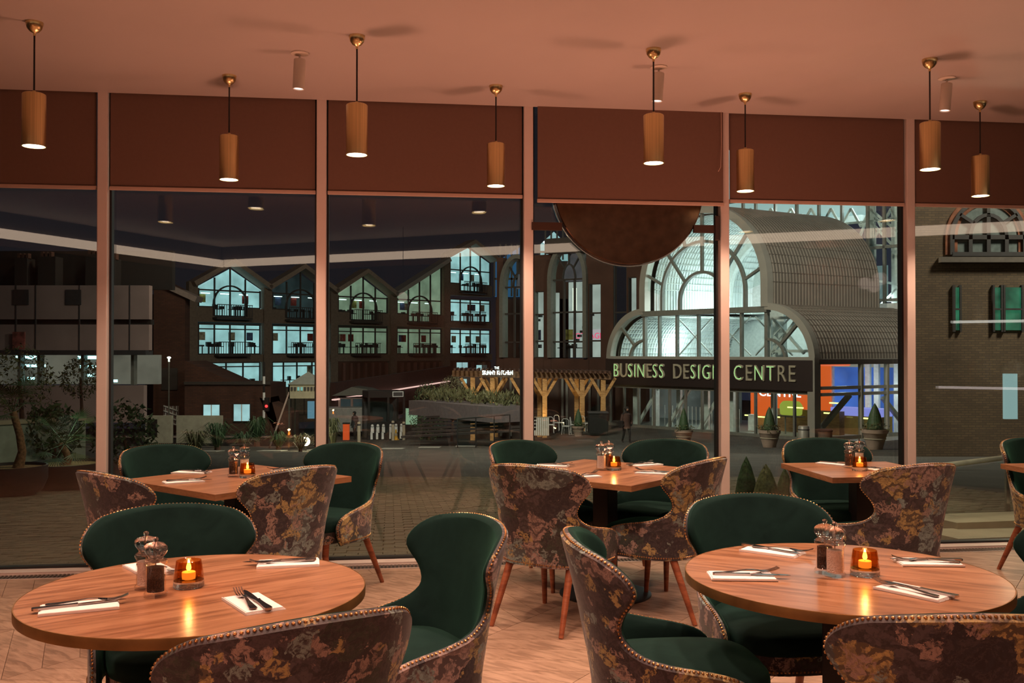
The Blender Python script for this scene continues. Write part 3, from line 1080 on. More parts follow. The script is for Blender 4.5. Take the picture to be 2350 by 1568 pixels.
def candle_meshes():
    g = MB().lathe([(0, 0), (0.044, 0), (0.0465, 0.004), (0.0462, 0.016), (0.0455, 0.0215), (0, 0.0215)], 40).mesh('glass_foot', MT['clearglass'], True)
    a = MB().lathe([(0, 0.0218), (0.0455, 0.0218), (0.0435, 0.045), (0.0405, 0.066), (0.0375, 0.082), (0.0365, 0.0828), (0.0355, 0.082), (0.0385, 0.065), (0.0410, 0.045), (0.0420, 0.030), (0.036, 0.0255), (0, 0.025)], 40).mesh('amber_cup', MT['amber'], True)
    wx = MB().lathe([(0, 0.0256), (0.0195, 0.0256), (0.0205, 0.030), (0.0205, 0.046), (0.0185, 0.0475), (0, 0.0465)], 24).mesh('tealight', MT['wax'], True)
    fl_ = MB().lathe([(0, 0.049), (0.0045, 0.051), (0.0078, 0.057), (0.0070, 0.065), (0.0040, 0.075), (0.0012, 0.084), (0, 0.087)], 12).mesh('flame', MT['flame'], True)
    wk = MB().tube([(0, 0, 0.046), (0, 0, 0.053)], 0.0008, 5).mesh('wick', MT['cord'])
    return g, a, wx, fl_, wk


CN = candle_meshes()


def candle(p, where):
    c = empty('candle_holder', (p.x, p.y, 0.7504), label='amber glass tealight holder with lit candle %s' % where, cat='candle holder', group='amber tealight holders')
    for n, me in zip(('glass_foot', 'amber_cup', 'tealight', 'flame', 'wick'), CN): inst(n, me, c)
    light('POINT', 'candle_light', (p.x, p.y, 0.7504 + 0.092), 0.4, (1.0, 0.50, 0.18), 0.008)
    # added upward spot, stands in for table light bounced to the ceiling
    light('SPOT', 'ceiling_bounce', (p.x, p.y, 0.87), 84 if p.y > 4.5 else 9, WARM, 0.15, (PI, 0, 0), spot=150, blend=0.9)


zt = 0.7504
for kind, px, py, where in (('salt', 335, 1352, 'on the left round table, half hidden behind the pepper mill'), ('pepper', 357, 1369, 'on the left round table, full of dark peppercorns'),
                            ('pepper', 1893, 1315, 'on the right round table, half hidden behind the salt'), ('salt', 1916, 1323, 'on the right round table, full of white salt'),
                            ('pepper', 536, 1094, 'on the left square table, in front of the pair'), ('salt', 561, 1087, 'on the left square table, behind the candle'),
                            ('salt', 1380, 1079, 'on the middle square table, in front of the pair'), ('pepper', 1397, 1076, 'on the middle square table, behind the candle'),
                            ('pepper', 1949, 1074, 'on the right square table, left of the pair'), ('salt', 1972, 1071, 'on the right square table, behind the candle')):
    mill(at(px, py, zt), kind, where)
for px, py, where in ((433, 1347, 'on the left round table'), (1985, 1320, 'on the right round table'), (568, 1096, 'on the left square table'),
                      (1409, 1079, 'on the middle square table'), (1973, 1080, 'on the right square table')):
    candle(at(px, py, zt), where)

# ================================================================== PLACE SETTINGS
def knife_mesh():
    b = MB()
    # blade, along +x; flat on the table
    top = []
    pts = [(-0.112, 0.006), (-0.108, 0.0095), (-0.095, 0.0100), (-0.06, 0.0075), (-0.02, 0.0068), (-0.008, 0.0085), (-0.004, 0.0095)]
    vs = []
    for s in (1, -1):
        for x, y in (pts if s == 1 else pts[::-1]): vs.append((x, s * y))
    b.slab(vs, 0.0, 0.0065)
    o = b.mesh('handle', MT['steel'])
    c = MB()
    bl = [(-0.004, 0.0055), (0.0, 0.006), (0.012, 0.009), (0.06, 0.0098), (0.09, 0.0085), (0.105, 0.004), (0.112, -0.002), (0.10, -0.0062), (0.06, -0.0080), (0.012, -0.0072), (-0.004, -0.0050)]
    c.slab(bl, 0.0022, 0.0042)
    return o, c.mesh('blade', MT['steel'])


def fork_mesh():
    h = MB()
    seg = [(-0.10, 0.0055, 0.003), (-0.095, 0.0098, 0.003), (-0.07, 0.0085, 0.0035), (-0.03, 0.0045, 0.006), (0.0, 0.0032, 0.009), (0.025, 0.0036, 0.008), (0.036, 0.010, 0.0055), (0.048, 0.0122, 0.0035)]
    vs = []
    fs = []
    for x, w_, z in seg:
        vs += [(x, -w_, z), (x, w_, z), (x, w_, z + 0.0018), (x, -w_, z + 0.0018)]
    for i in range(len(seg) - 1):
        for k in range(4):
            p = i * 4 + k; q = i * 4 + (k + 1) % 4
            fs.append((p, p + 4, q + 4, q))
    fs += [(0, 1, 2, 3), (len(vs) - 1, len(vs) - 2, len(vs) - 3, len(vs) - 4)]
    h.add(vs, fs)
    t = MB()
    for k in range(4):
        y = -0.0103 + k * 0.00687
        prev = [(0.046, 0.0035), (0.064, 0.0035), (0.082, 0.0065), (0.099, 0.0125)]
        for (x0, z0), (x1, z1) in zip(prev, prev[1:]):
            t.bar((x0, y, z0 + 0.001), (x1, y, z1 + 0.001), 0.0033, 0.0018)
    return h.mesh('handle', MT['steel']), t.mesh('tine', MT['steel'])


KM, FM = knife_mesh(), fork_mesh()


def napkin_mesh(l, w_):
    b = MB()
    for i in range(4):
        d = 0.0015 * i
        b.box(-l / 2 + d * (i % 2), l / 2 - d, -w_ / 2 + d, w_ / 2 - d * 1.5, 0.0021 * i, 0.0021 * i + 0.0017)
    b.box(-l / 2, l / 2, -w_ / 2, -w_ / 2 + 0.002, 0, 0.0078)
    return b.mesh('folded_paper', MT['napkin'])


NM = napkin_mesh(0.208, 0.116)


def setting(px, py, ang, where, ka, fa, ko=(0, -0.018), fo=(0, 0.018), flip=False, sc=1.0):
    """ang: direction of the napkin's long side, ka/fa: the knife's and the fork's own angles (degrees, world)"""
    p = at(px, py, zt)
    nmat = inst('napkin', NM, None, (p.x, p.y, zt), (0, 0, R(ang)), label='folded white napkin %s' % where, cat='napkin', group='folded napkins')
    r = Matrix.Rotation(R(ang), 3, 'Z')
    k0 = r @ Vector((ko[0], ko[1], 0)); f0 = r @ Vector((fo[0], fo[1], 0))
    kn = empty('table_knife', (p.x + k0.x, p.y + k0.y, zt + 0.0083), R(ka), label='steel table knife lying on the napkin %s' % where, cat='knife', group='table knives')
    kn.scale = (1.1, 1.1, 1)
    inst('handle', KM[0], kn)
    inst('blade', KM[1], kn)
    fk = empty('table_fork', (p.x + f0.x, p.y + f0.y, zt + 0.0082), R(fa), label='steel table fork lying on the napkin %s' % where, cat='fork', group='table forks')
    fk.scale = (1.1, 1.1, 1.2)
    inst('handle', FM[0], fk)
    inst('tine', FM[1], fk, kind='stuff')


setting(183, 1396, 23, 'at the left end of the left round table', 28, 21, (0.0, 0.0), (0.02, 0.02))
setting(345, 1308, -50, 'behind the mills on the left round table', 130, -38, (0.05, -0.02), (0.06, 0.02))
setting(662, 1295, 12, 'at the far right of the left round table', 192, 194, (-0.03, 0.012), (-0.02, -0.012))
setting(581, 1388, -55, 'at the near right of the left round table', 122, 118, (-0.01, 0.012), (-0.02, -0.016))
setting(1702, 1325, -3, 'at the left end of the right round table', -6, 8, (0.03, -0.010), (0.02, 0.022))
setting(1773, 1268, -38, 'at the far left of the right round table', -48, -30, (-0.01, 0.006), (0.03, 0.016))
setting(2128, 1293, -2, 'at the far right of the right round table', 178, 168, (0.0, 0.012), (-0.01, -0.012))
setting(2100, 1361, -52, 'at the near side of the right round table', 128, 122, (0.0, 0.018), (-0.02, -0.020))
setting(440, 1085.5, -10, 'at the far left of the left square table', -25, -35, (0.02, 0.0), (0.04, 0.01))
setting(421, 1107, 33, 'at the near left of the left square table', 12, 30, (0.03, -0.01), (0.02, 0.01))
setting(665, 1080.5, 40, 'at the far right of the left square table', 30, 200, (0.02, 0), (-0.02, 0.02))
setting(1267, 1070, -12, 'at the far left of the middle square table', -20, -12, (0.03, 0), (0.02, 0.01))
setting(1335, 1095, 20, 'at the near left of the middle square table', 20, 52, (-0.02, 0), (0.04, 0.02))
setting(1480, 1068, 30, 'at the far right of the middle square table', 20, 40, (-0.01, 0), (-0.02, 0.02))
setting(1500, 1087, -20, 'at the near right of the middle square table', 170, 140, (0.0, 0), (-0.02, 0.02))
setting(1915, 1066, -52, 'at the window side of the right square table', -48, -40, (0.02, 0), (0.04, 0.02))
setting(2012, 1079, -60, 'at the room side of the right square table', 120, 118, (0.0, 0.01), (0.0, -0.02))
# ================================================================== OUTSIDE: GROUND
random.seed(11)
MT['asphalt'] = plain('asphalt', (0.060, 0.056, 0.046), 0.85, var=0.25, scale=1.2, bmp=0.2)
MT['paver'] = plain('paver_stone', (0.165, 0.145, 0.10), 0.8, var=0.3, scale=5, bmp=0.2)
MT['stone'] = plain('pale_stone', (0.42, 0.38, 0.28), 0.8, var=0.12, scale=2)
MT['concrete'] = plain('band_concrete', (0.34, 0.25, 0.225), 0.9, var=0.2, scale=0.5)
MT['brown'] = plain('brown_cladding', (0.085, 0.042, 0.028), 0.85, var=0.25, scale=0.6)
MT['brickred'] = brick('red_brown_brick', (0.115, 0.048, 0.028), (0.080, 0.034, 0.022), (0.06, 0.035, 0.025), 1.4)
MT['brickyellow'] = brick('yellow_stock_brick', (0.20, 0.135, 0.070), (0.14, 0.095, 0.052), (0.11, 0.08, 0.05), 1.0)
MT['frame'] = plain('dark_window_frame', (0.045, 0.040, 0.034), 0.6)
MT['framegrey'] = plain('grey_green_frame', (0.17, 0.18, 0.155), 0.5)
MT['roofmetal'] = plain('ribbed_roof_metal', (0.20, 0.18, 0.15), 0.5, 0.3, var=0.1, scale=1)
MT['arch'] = plain('arch_rim_metal', (0.36, 0.35, 0.30), 0.45, 0.2, var=0.08, scale=1)
MT['white'] = plain('white_steel', (0.78, 0.82, 0.80), 0.5)
MT['dark'] = plain('dark_matter', (0.012, 0.011, 0.010), 0.8)
MT['darkgrey'] = plain('dark_grey_paint', (0.045, 0.044, 0.046), 0.6)
MT['timber'] = wood('pergola_oak', (0.42, 0.22, 0.07), (0.60, 0.34, 0.12), (0.70, 0.42, 0.16), 1, 1, 0.6)
MT['leaf'] = plain('dark_leaf', (0.040, 0.085, 0.032), 0.6, var=0.5, scale=30)
MT['leaf2'] = plain('olive_leaf', (0.12, 0.13, 0.055), 0.6, var=0.5, scale=30)
MT['cream'] = plain('cream_wall', (0.42, 0.40, 0.30), 0.8)
MT['cyanroom'] = emit('cyan_lit_office', (0.52, 0.88, 0.90), 0.88, noisy=0.4, scale=0.6)  # room walls glow by themselves, in place of lamps indoors
MT['greenroom'] = emit('green_lit_office', (0.42, 0.56, 0.38), 0.55, noisy=0.45, scale=0.6)
MT['dimroom'] = emit('dim_office', (0.25, 0.42, 0.44), 0.09, noisy=0.6, scale=0.6)
MT['whiteroom'] = emit('white_lit_room', (0.78, 0.84, 0.76), 0.62, noisy=0.4, scale=0.5)
MT['pinkroom'] = emit('pink_lit_room', (0.60, 0.50, 0.52), 0.5, noisy=0.5, scale=0.5)
MT['striplight'] = emit('strip_light', (0.75, 1.0, 1.0), 3.0)
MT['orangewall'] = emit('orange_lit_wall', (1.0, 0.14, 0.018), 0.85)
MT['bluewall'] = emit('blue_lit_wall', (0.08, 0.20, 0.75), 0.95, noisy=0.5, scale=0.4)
MT['yellowlamp'] = emit('yellow_strip', (1.0, 0.95, 0.25), 2.5)
MT['signwhite'] = emit('white_sign_letters', (0.85, 1.0, 0.95), 3.2)
MT['neon'] = emit('green_neon', (0.50, 0.90, 0.34), 0.9)
MT['letterface'] = plain('letter_metal', (0.50, 0.46, 0.34), 0.4, 0.2)

gm = MB()
xs = [-90, -60, -40, -30, -24, -18, -14, -10, -7, -4, -2, 0, 2, 4, 6, 9, 12, 16, 20, 26, 34, 46, 70]
ys = [7.0, 9, 11, 14, 18, 23, 29, 35, 40, 40.01, 44, 48, 54, 60, 70, 85, 105, 140]
vs = [(x, y if not (j == 0) else max(6.0, wall_y(x) + 0.10), ground(x, y)) for j, y in enumerate(ys) for x in xs]
nx_ = len(xs)
fs = [(j * nx_ + i, j * nx_ + i + 1, (j + 1) * nx_ + i + 1, (j + 1) * nx_ + i) for j in range(len(ys) - 1) for i in range(nx_ - 1)]
gm.add(vs, fs)
street = gm.build('ground', MT['asphalt'], kind='structure')
# paving setts outside the glass
pv = MB().box(-0.098, 0.098, -0.063, 0.063, -0.03, 0.012).mesh('paver', MT['paver'])
far = MB()
cnt = 0
slope = -math.atan(0.0725)
for j in range(0, 92):
    yl = 0.32 + j * 0.135
    for i in range(-46, 42):
        xl = (i + 0.5 * (j % 2)) * 0.205
        wx = math.cos(FA) * xl - math.sin(FA) * yl
        wy = FY + math.sin(FA) * xl + math.cos(FA) * yl
        if abs(wx) > 0.6 * wy or wy > 19: continue
        z = ground(wx, wy) + random.uniform(-0.004, 0.004)
        seen = -0.1 * wy - 2.2 < wx < 0.16 * wy - 1.0
        if cnt < 298 and yl > 0.7 and seen and -1.7 < wx < 0.2:
            inst('paver', pv, street, (wx, wy, z), (slope, 0, FA))
            cnt += 1
        else:
            M_ = Matrix.Translation((wx, wy, z)) @ Matrix.Rotation(FA, 4, 'Z') @ Matrix.Rotation(slope, 4, 'X')
            far.add([M_ @ Vector(q) for q in ((-.098, -.063, .012), (.098, -.063, .012), (.098, .063, .012), (-.098, .063, .012), (-.104, -.07, -.02), (.104, -.07, -.02), (.104, .07, -.02), (-.104, .07, -.02))],
                    [(0, 1, 2, 3), (0, 4, 5, 1), (1, 5, 6, 2), (2, 6, 7, 3), (3, 7, 4, 0)])
far.build('paver_remainder', MT['paver'], street, kind='stuff')
# crossing blocks on the road
zw = plain('road_marking', (0.34, 0.34, 0.30), 0.7, var=0.2)
for k, (px, py) in enumerate(((360, 1035), (478, 1036), (625, 1035), (735, 1033), (902, 1030), (987, 1027), (1070, 1024), (1165, 1022), (1325, 1014))):
    p = at(px, py, 0)
    Y = 2463 / (py - 808 - 158)
    p = atY(px, py, Y)
    MB().box(-0.45, 0.45, -0.55, 0.55, -0.01, 0.012).build('crossing_mark', zw, street, (p.x, p.y, ground(p.x, p.y) + 0.012), (slope, 0, 0))


def G(px, Y):
    """ground point seen in column px at distance Y"""
    x = (px - 1175) / F * Y
    return Vector((x, Y, ground(x, Y)))


# ================================================================== BARREL ROOFED HALL
E0 = Vector((5.9, 57.0)); EA = math.atan2(-0.763, 0.645)
hall = empty('exhibition_hall', (E0.x, E0.y, 0), EA, label='glass entrance hall with ribbed barrel roofs and a tall arched window', cat='building')
SHX = 0.187
ZG, ZS0, ZS1, ZB = -2.9, -0.45, 1.09, 3.80
XL, XR, XE = 2.76, 11.05, 13.81
XC = (XL + XR) / 2


def arc(cx, zb, rx, rz, stilt, a0=0, a1=PI, n=28):
    pts = []
    if stilt and a0 <= 0: pts.append((cx + rx, zb))
    for i in range(n + 1):
        a = a0 + (a1 - a0) * i / n
        pts.append((cx + rx * math.cos(a), zb + stilt + rz * math.sin(a)))
    if stilt and a1 >= PI: pts.append((cx - rx, zb))
    return pts


def stil(r): return r * 0.31


def big(r, n=28): return arc(XC, ZB, r, r, stil(r), n=n)


# outer rims
MB().strip(big(4.15), 0.42, -0.25, 0.25).build('arch_rim', MT['arch'], hall)
MB().strip(arc(XL, ZS1, 2.72, 2.72, 0, PI / 2, PI, 16), 0.34, -0.22, 0.25).build('arch_rim', MT['arch'], hall)
MB().strip(arc(XR, ZS1, 2.72, 2.72, 0, 0, PI / 2, 16), 0.34, -0.22, 0.25).build('arch_rim', MT['arch'], hall)
# ring bars
for r in (2.83, 1.55):
    MB().strip(big(r), 0.15, -0.1, 0.12).build('ring_bar', MT['framegrey'], hall)
for cx, a0, a1 in ((XL, PI / 2, PI), (XR, 0, PI / 2)):
    MB().strip(arc(cx, ZS1, 1.12, 1.05, 0, a0, a1, 10), 0.13, -0.1, 0.12).build('ring_bar', MT['framegrey'], hall)


def bigp(r, a):
    return (XC + r * math.cos(a), ZB + stil(r) + r * math.sin(a))


def spoke(p, q, w=0.13, nm='spoke'):
    MB().strip([p, q], w, -0.08, 0.10).build(nm, MT['framegrey'], hall)


for a in (90, 42, 138):
    spoke(bigp(1.55, R(a)), bigp(2.83, R(a)))
    spoke(bigp(2.83, R(a)), bigp(4.0, R(a)))
for a in (12, 168, 66, 114):
    spoke(bigp(2.83, R(a)), bigp(4.0, R(a)))
for cx, a in ((XL, 135), (XR, 45)):
    spoke((cx + 1.1 * math.cos(R(a)), ZS1 + 1.05 * math.sin(R(a))), (cx + 2.6 * math.cos(R(a)), ZS1 + 2.6 * math.sin(R(a))))
# transom and posts between sign and arch
MB().box(XL - 0.1, XR + 0.1, -0.2, 0.2, ZB - 0.28, ZB + 0.02).build('transom_beam', MT['framegrey'], hall)
MB().box(0, XE, -0.2, 0.1, ZS1 - 0.02, ZS1 + 0.14).build('transom_beam', MT['arch'], hall)
POST = [XL, 3.88, 5.16, 6.67, 8.15, 9.50, XR]
for x in POST:
    w_ = 0.09 if x in (XL, XR) else 0.055
    MB().box(x - w_, x + w_, -0.1, 0.12, ZS1, ZB - 0.1).build('post', MT['framegrey'], hall)
# panes of the hall front
for a, b in zip(POST, POST[1:]):
    MB().box(a + 0.06, b - 0.06, 0.0, 0.02, ZS1 + 0.12, ZB - 0.26).build('pane', MT['farpane'], hall)
ang = [0, 12, 42, 66, 90, 114, 138, 168, 180]
for a, b in zip(ang, ang[1:]):
    q = [bigp(2.83, R(a + (b - a) * i / 4)) for i in range(5)] + [bigp(4.0, R(b - (b - a) * i / 4)) for i in range(5)]
    MB().prism(q, 0.0, 0.02).build('pane', MT['farpane'], hall)
ang = [0, 42, 90, 138, 180]
for a, b in zip(ang, ang[1:]):
    q = [bigp(1.55, R(a + (b - a) * i / 5)) for i in range(6)] + [bigp(2.83, R(b - (b - a) * i / 5)) for i in range(6)]
    if a == 0: q = [(XC + 2.83, ZB), (XC + 1.55, ZB)] + q
    if b == 180: q = q[:6] + [(XC - 1.55, ZB), (XC - 2.83, ZB)] + q[6:]
    MB().prism(q, 0.0, 0.02).build('pane', MT['farpane'], hall)
MB().prism(big(1.5), 0.0, 0.02).build('pane', MT['farpane'], hall)
for cx, a0, a1 in ((XL, PI / 2, PI), (XR, 0, PI / 2)):
    MB().prism([(cx, ZS1)] + arc(cx, ZS1, 2.65, 2.65, 0, a0, a1, 12), 0.0, 0.02).build('pane', MT['farpane'], hall)


# ribbed roofs: the sheet runs back along the shear direction
def ribbed(prof, name, mat, d0, d1, pitch=0.22, amp=0.035, nd=1, off=0.0):
    cx = sum(p[0] for p in prof) / len(prof)
    n = len(prof)
    nrm = []
    for i in range(n):
        a = Vector(prof[max(0, i - 1)]); b = Vector(prof[min(n - 1, i + 1)])
        t = (b - a).normalized()
        q = Vector((t.y, -t.x))
        if q.dot(Vector(prof[i]) - Vector((cx, ZS1 - 3))) < 0: q = -q
        nrm.append(q)
    b_ = MB()
    ds = []
    d = d0
    while d < d1:
        ds += [(d, 0), (d + pitch * 0.5, 0), (d + pitch * 0.6, amp), (d + pitch * 0.9, amp)]
        d += pitch
    vs = []
    for d, h in ds:
        for (x, z), q in zip(prof, nrm):
            vs.append((x + q.x * (h + off) + SHX * d, d, z + q.y * (h + off)))
    fs = [(j * n + i, j * n + i + 1, (j + 1) * n + i + 1, (j + 1) * n + i) for j in range(len(ds) - 1) for i in range(n - 1)]
    b_.add(vs, fs)
    return b_.build(name, mat, hall)


DB = 8.0
ribbed(big(4.3, 40), 'barrel_roof', MT['roofmetal'], 0.2, DB)
ribbed(arc(XR, ZS1, 2.80, 2.80, 0, 0, PI / 2, 20), 'barrel_roof', MT['roofmetal'], 0.2, 9.0)
ribbed(arc(XL, ZS1, 2.80, 2.80, 0, PI / 2, PI, 20), 'barrel_roof', MT['roofmetal'], 0.2, 9.0)
MT['innervault'] = plain('white_vault_lining', (0.86, 0.92, 0.92), 0.7, var=0.03)
ribbed(big(3.95, 40), 'vault_lining', MT['innervault'], 0.5, DB - 0.05, 0.20, 0.05)
ribbed(arc(XR, ZS1, 2.5, 2.5, 0, 0, PI / 2, 20), 'vault_lining', MT['innervault'], 0.5, 8.8, 0.20, 0.05)
ribbed(arc(XL, ZS1, 2.5, 2.5, 0, PI / 2, PI, 20), 'vault_lining', MT['innervault'], 0.5, 8.8, 0.20, 0.05)
# purlins along the outside of the roofs and the inside of the vault
pu = MB()
for i in range(0, 15):
    a = PI * i / 28
    x, z = XC + 4.345 * math.cos(a), ZB + stil(4.15) + 4.345 * math.sin(a)
    pu.bar((x + 0.2 * SHX, 0.2, z), (x + DB * SHX, DB, z), 0.02)
for i in range(0, 12):
    a = PI * i / 24
    x, z = XR + 2.845 * math.cos(a), ZS1 + 2.845 * math.sin(a)
    pu.bar((x + 0.2 * SHX, 0.2, z), (x + 9 * SHX, 9, z), 0.018)
pu.build('purlin', MT['roofmetal'], hall, kind='stuff')
pu = MB()
for i in range(0, 33):
    a = PI * i / 32
    x, z = XC + 3.90 * math.cos(a), ZB + stil(4.15) + 3.90 * math.sin(a)
    pu.bar((x + 0.5 * SHX, 0.5, z), (x + DB * SHX, DB, z), 0.05)
for i in range(13):
    a = PI / 2 + PI * i / 24
    x, z = XL + 2.45 * math.cos(a), ZS1 + 2.45 * math.sin(a)
    pu.bar((x + 0.5 * SHX, 0.5, z), (x + 9 * SHX, 9, z), 0.04)
pu.build('vault_purlin', MT['white'], hall, kind='stuff')
# end wall of the vault and steelwork inside
end = plain('hall_inner_wall', (0.50, 0.54, 0.52), 0.8)
rb = big(3.95)
MB().prism([(x + SHX * DB, z) for x, z in rb], DB, DB + 0.1).build('inner_wall', end, hall)
MB().box(0, XE + 3, 9.0, 9.1, ZS1, ZB + 0.4).build('inner_wall', end, hall)
MB().strip([(x + SHX * 5.6, z) for x, z in big(3.5)], 0.35, 5.5, 5.8).build('inner_arch', MT['white'], hall)
MB().box(XC + 2.4, XC + 3.4, 2.6, 2.9, ZB - 2.6, ZB + 3.3).build('inner_column', MT['white'], hall)
for (a, b), (c, d) in (((3.2, 1.3), (5.6, 3.4)), ((3.2, 3.4), (5.6, 1.3)), ((5.8, 1.3), (8.2, 3.4)), ((5.8, 3.4), (8.2, 1.3)), ((8.5, 1.3), (10.8, 3.4)), ((8.5, 3.4), (10.8, 1.3))):
    MB().strip([(a + .4, b), (c + .4, d)], 0.06, 2.0, 2.08).build('cross_brace', MT['white'], hall)
for (a, b), (c, d) in (((10.1, 1.4), (11.5, 3.1)), ((10.1, 3.3), (12.0, 1.4)), ((11.5, 3.1), (12.7, 1.6))):
    MB().strip([(a, b), (c, d)], 0.13, 1.8, 1.95).build('cross_brace', MT['white'], hall)
MB().box(9.9, 12.9, 1.8, 1.95, 1.45, 1.6).box(9.9, 11.9, 1.8, 1.95, 3.2, 3.35).box(9.9, 10.05, 1.8, 1.95, ZS1, 3.3).build('truss_frame', MT['white'], hall)
# lamps inside
def hl(x, y, z, p, c=(0.86, 1.0, 0.97), s=0.35):
    M_ = Matrix.Translation((E0.x, E0.y, 0)) @ Matrix.Rotation(EA, 4, 'Z')
    light('POINT', 'hall_lamp', M_ @ Vector((x, y, z)), p, c, s)


hl(XC - 1.5, 3.0, ZB + 0.5, 250); hl(XC + 1.2, 6.0, ZB + 0.5, 280); hl(XC - 2.6, 5.5, ZB + 0.3, 210)
hl(1.9, 4.0, ZS1 + 0.7, 120); hl(5.2, 3.6, ZS1 + 0.6, 190); hl(9.0, 4.5, ZS1 + 0.8, 130); hl(14, 5.5, ZS1 + 1.2, 50)


def lx(px, y):
    t = (px - 1175) / F
    return (t * (57 + .645 * y) - 5.9 - .763 * y) / (.645 + .763 * t)


# sign
MB().box(-0.1, XE + 0.05, -0.32, -0.05, ZS0, ZS1 - 0.02).build('sign_board', plain('sign_board_brown', (0.016, 0.010, 0.009), 0.6), hall, bevel=0.02)


def sx_at(px):
    t = (px - 1175) / F
    return (57.0 * t - 5.9) / (0.645 + 0.763 * t)


words = (('BUSINESS', 1417, 1536), ('DESIGN', 1553, 1668), ('CENTRE', 1691, 1838))
WD = {'I': 0.5, 'N': 1.15, 'B': 0.95, 'U': 1.1, 'S': 0.85, 'E': 0.85, 'D': 1.15, 'G': 1.15, 'C': 1.1, 'T': 0.95, 'R': 0.95}
for wd, a, b in words:
    s0, s1 = sx_at(a), sx_at(b)
    tot = sum(WD[c] for c in wd)
    x = s0
    for c in wd:
        wl = (s1 - s0) * WD[c] / tot
        text('letter', c, 1.18, MT['letterface'], hall, (x + wl / 2, -0.36, (ZS0 + ZS1) / 2 + 0.04), ext=0.045, sx=0.80 if c != 'I' else 0.9)
        if c not in 'UDER':
            text('neon_tube', c, 1.08, MT['neon'], hall, (x + wl / 2 - 0.03, -0.415, (ZS0 + ZS1) / 2 + 0.04), ext=0.006, sx=0.72, off=-0.022)
        x += wl
# ground floor: doors
for k in range(13):
    x = XE * k / 12
    MB().box(x - 0.05, x + 0.05, -0.08, 0.08, ZG, ZS0).build('door_post', MT['framegrey'], hall)
MB().box(0, XE, -0.07, 0.07, ZG, ZG + 0.16).box(0, XE, -0.07, 0.07, ZS0 - 0.18, ZS0).build('door_rail', MT['framegrey'], hall)
for k in range(12):
    x = XE * k / 12
    MB().box(x + 0.06, x + XE / 12 - 0.06, -0.01, 0.01, ZG + 0.14, ZS0 - 0.15).build('pane', MT['farpane'], hall)
# corner pier and the long side wall
MB().box(XE - 0.25, XE + 0.15, -0.28, 0.25, ZG, ZS1 + 0.1).build('corner_pier', MT['arch'], hall)
sd = Vector((SHX, 1.0))
side = MB()


def sdp(d, z, o=0.0): return Vector((XE + SHX * d + o, d, z))


for d in (3.2, 5.1, 7.2):
    MB().bar(sdp(d, ZG), sdp(d, ZS1), 0.2).build('side_post', MT['arch'], hall)
for z in (ZS1 - 0.02, -0.30, -0.62):
    MB().bar(sdp(0, z), sdp(9, z), 0.16).build('side_rail', MT['arch'], hall)
MB().bar(sdp(0, ZG + 0.1), sdp(9, ZG + 0.1), 0.2).build('side_rail', MT['framegrey'], hall)
MB().bar(sdp(0, ZS1 - 0.1), sdp(9, ZS1 - 0.1), 0.25).build('side_rail', MT['frame'], hall)
for a, b in ((0.1, 3.1), (3.3, 5.0), (5.2, 7.1)):
    MB().bar(sdp(a, -0.95), sdp(b, -0.95), 0.02, 3.6).build('pane', MT['farpane'], hall)
MB().bar(sdp(0.9, ZG + 0.6, -.4), sdp(2.9, -0.7, -.4), 0.22).build('diagonal_brace', MT['arch'], hall)
MB().bar(sdp(5.2, -0.9, -0.3), sdp(6.9, -2.4, -0.3), 0.2).build('diagonal_brace', MT['arch'], hall)
for x0 in (1.1, 3.4, 5.7):
    MB().bar((x0, 1.2, ZG), (x0 + 1.7, 1.2, ZS0 - 0.1), 0.16).build('diagonal_brace', MT['white'], hall)
for x0 in (0.9, 2.4, 7.9):
    MB().box(x0, x0 + 0.3, 1.0, 1.3, ZG, ZS0).build('inner_column', MT['white'], hall)
# lobby; walls, frieze, desk and jacket glow themselves to look lit
MB().box(-8, 16, 0.1, 9.2, ZG - 0.3, ZG + 0.02).build('lobby_floor', plain('lobby_floor', (0.38, 0.40, 0.36), 0.35), hall)
MB().slab([(0, 0.15), (XE - .1, 0.15), (XE + SHX * 8 - .2, 8.5), (-2, 8.5)], ZS1 - .10, ZS1 - 0.05).build('lobby_ceiling', MT['dark'], hall)
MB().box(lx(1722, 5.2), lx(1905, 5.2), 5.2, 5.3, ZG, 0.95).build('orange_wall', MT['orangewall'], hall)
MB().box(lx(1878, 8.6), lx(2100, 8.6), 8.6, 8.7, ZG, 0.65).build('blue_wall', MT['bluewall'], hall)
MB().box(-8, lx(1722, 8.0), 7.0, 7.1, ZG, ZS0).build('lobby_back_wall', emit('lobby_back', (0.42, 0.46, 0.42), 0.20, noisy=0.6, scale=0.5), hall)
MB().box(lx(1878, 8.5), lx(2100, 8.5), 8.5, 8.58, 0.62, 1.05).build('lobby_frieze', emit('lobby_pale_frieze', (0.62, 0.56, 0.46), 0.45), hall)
MB().box(lx(1775, 3.8), lx(1925, 3.8), 3.8, 4.3, ZG, ZG + 1.25).build('reception_desk', wood('desk_walnut', (0.22, 0.11, 0.05), (0.30, 0.16, 0.07), (0.36, 0.20, 0.09), 1, 3, 0.4), hall)
MB().box(lx(1733, 3.3), lx(1757, 3.3), 3.3, 3.9, ZG, ZG + 0.8).build('plant_box', plain('plant_box_orange', (0.55, 0.25, 0.08), 0.5), hall)
for p0, p1, yy in ((1806, 1842, 940), (1861, 1872, 950), (1889, 1909, 949), (1902, 1936, 925), (1737, 1754, 967), (1774, 1788, 965), (1980, 2000, 956), (1708, 1716, 965)):
    zz = 1.48 + (808 - yy) * 49 / F
    MB().box(lx(p0, 2.9), lx(p1, 2.9), 2.9, 2.95, zz - .035, zz + .035).build('strip_light', MT['yellowlamp'], hall)
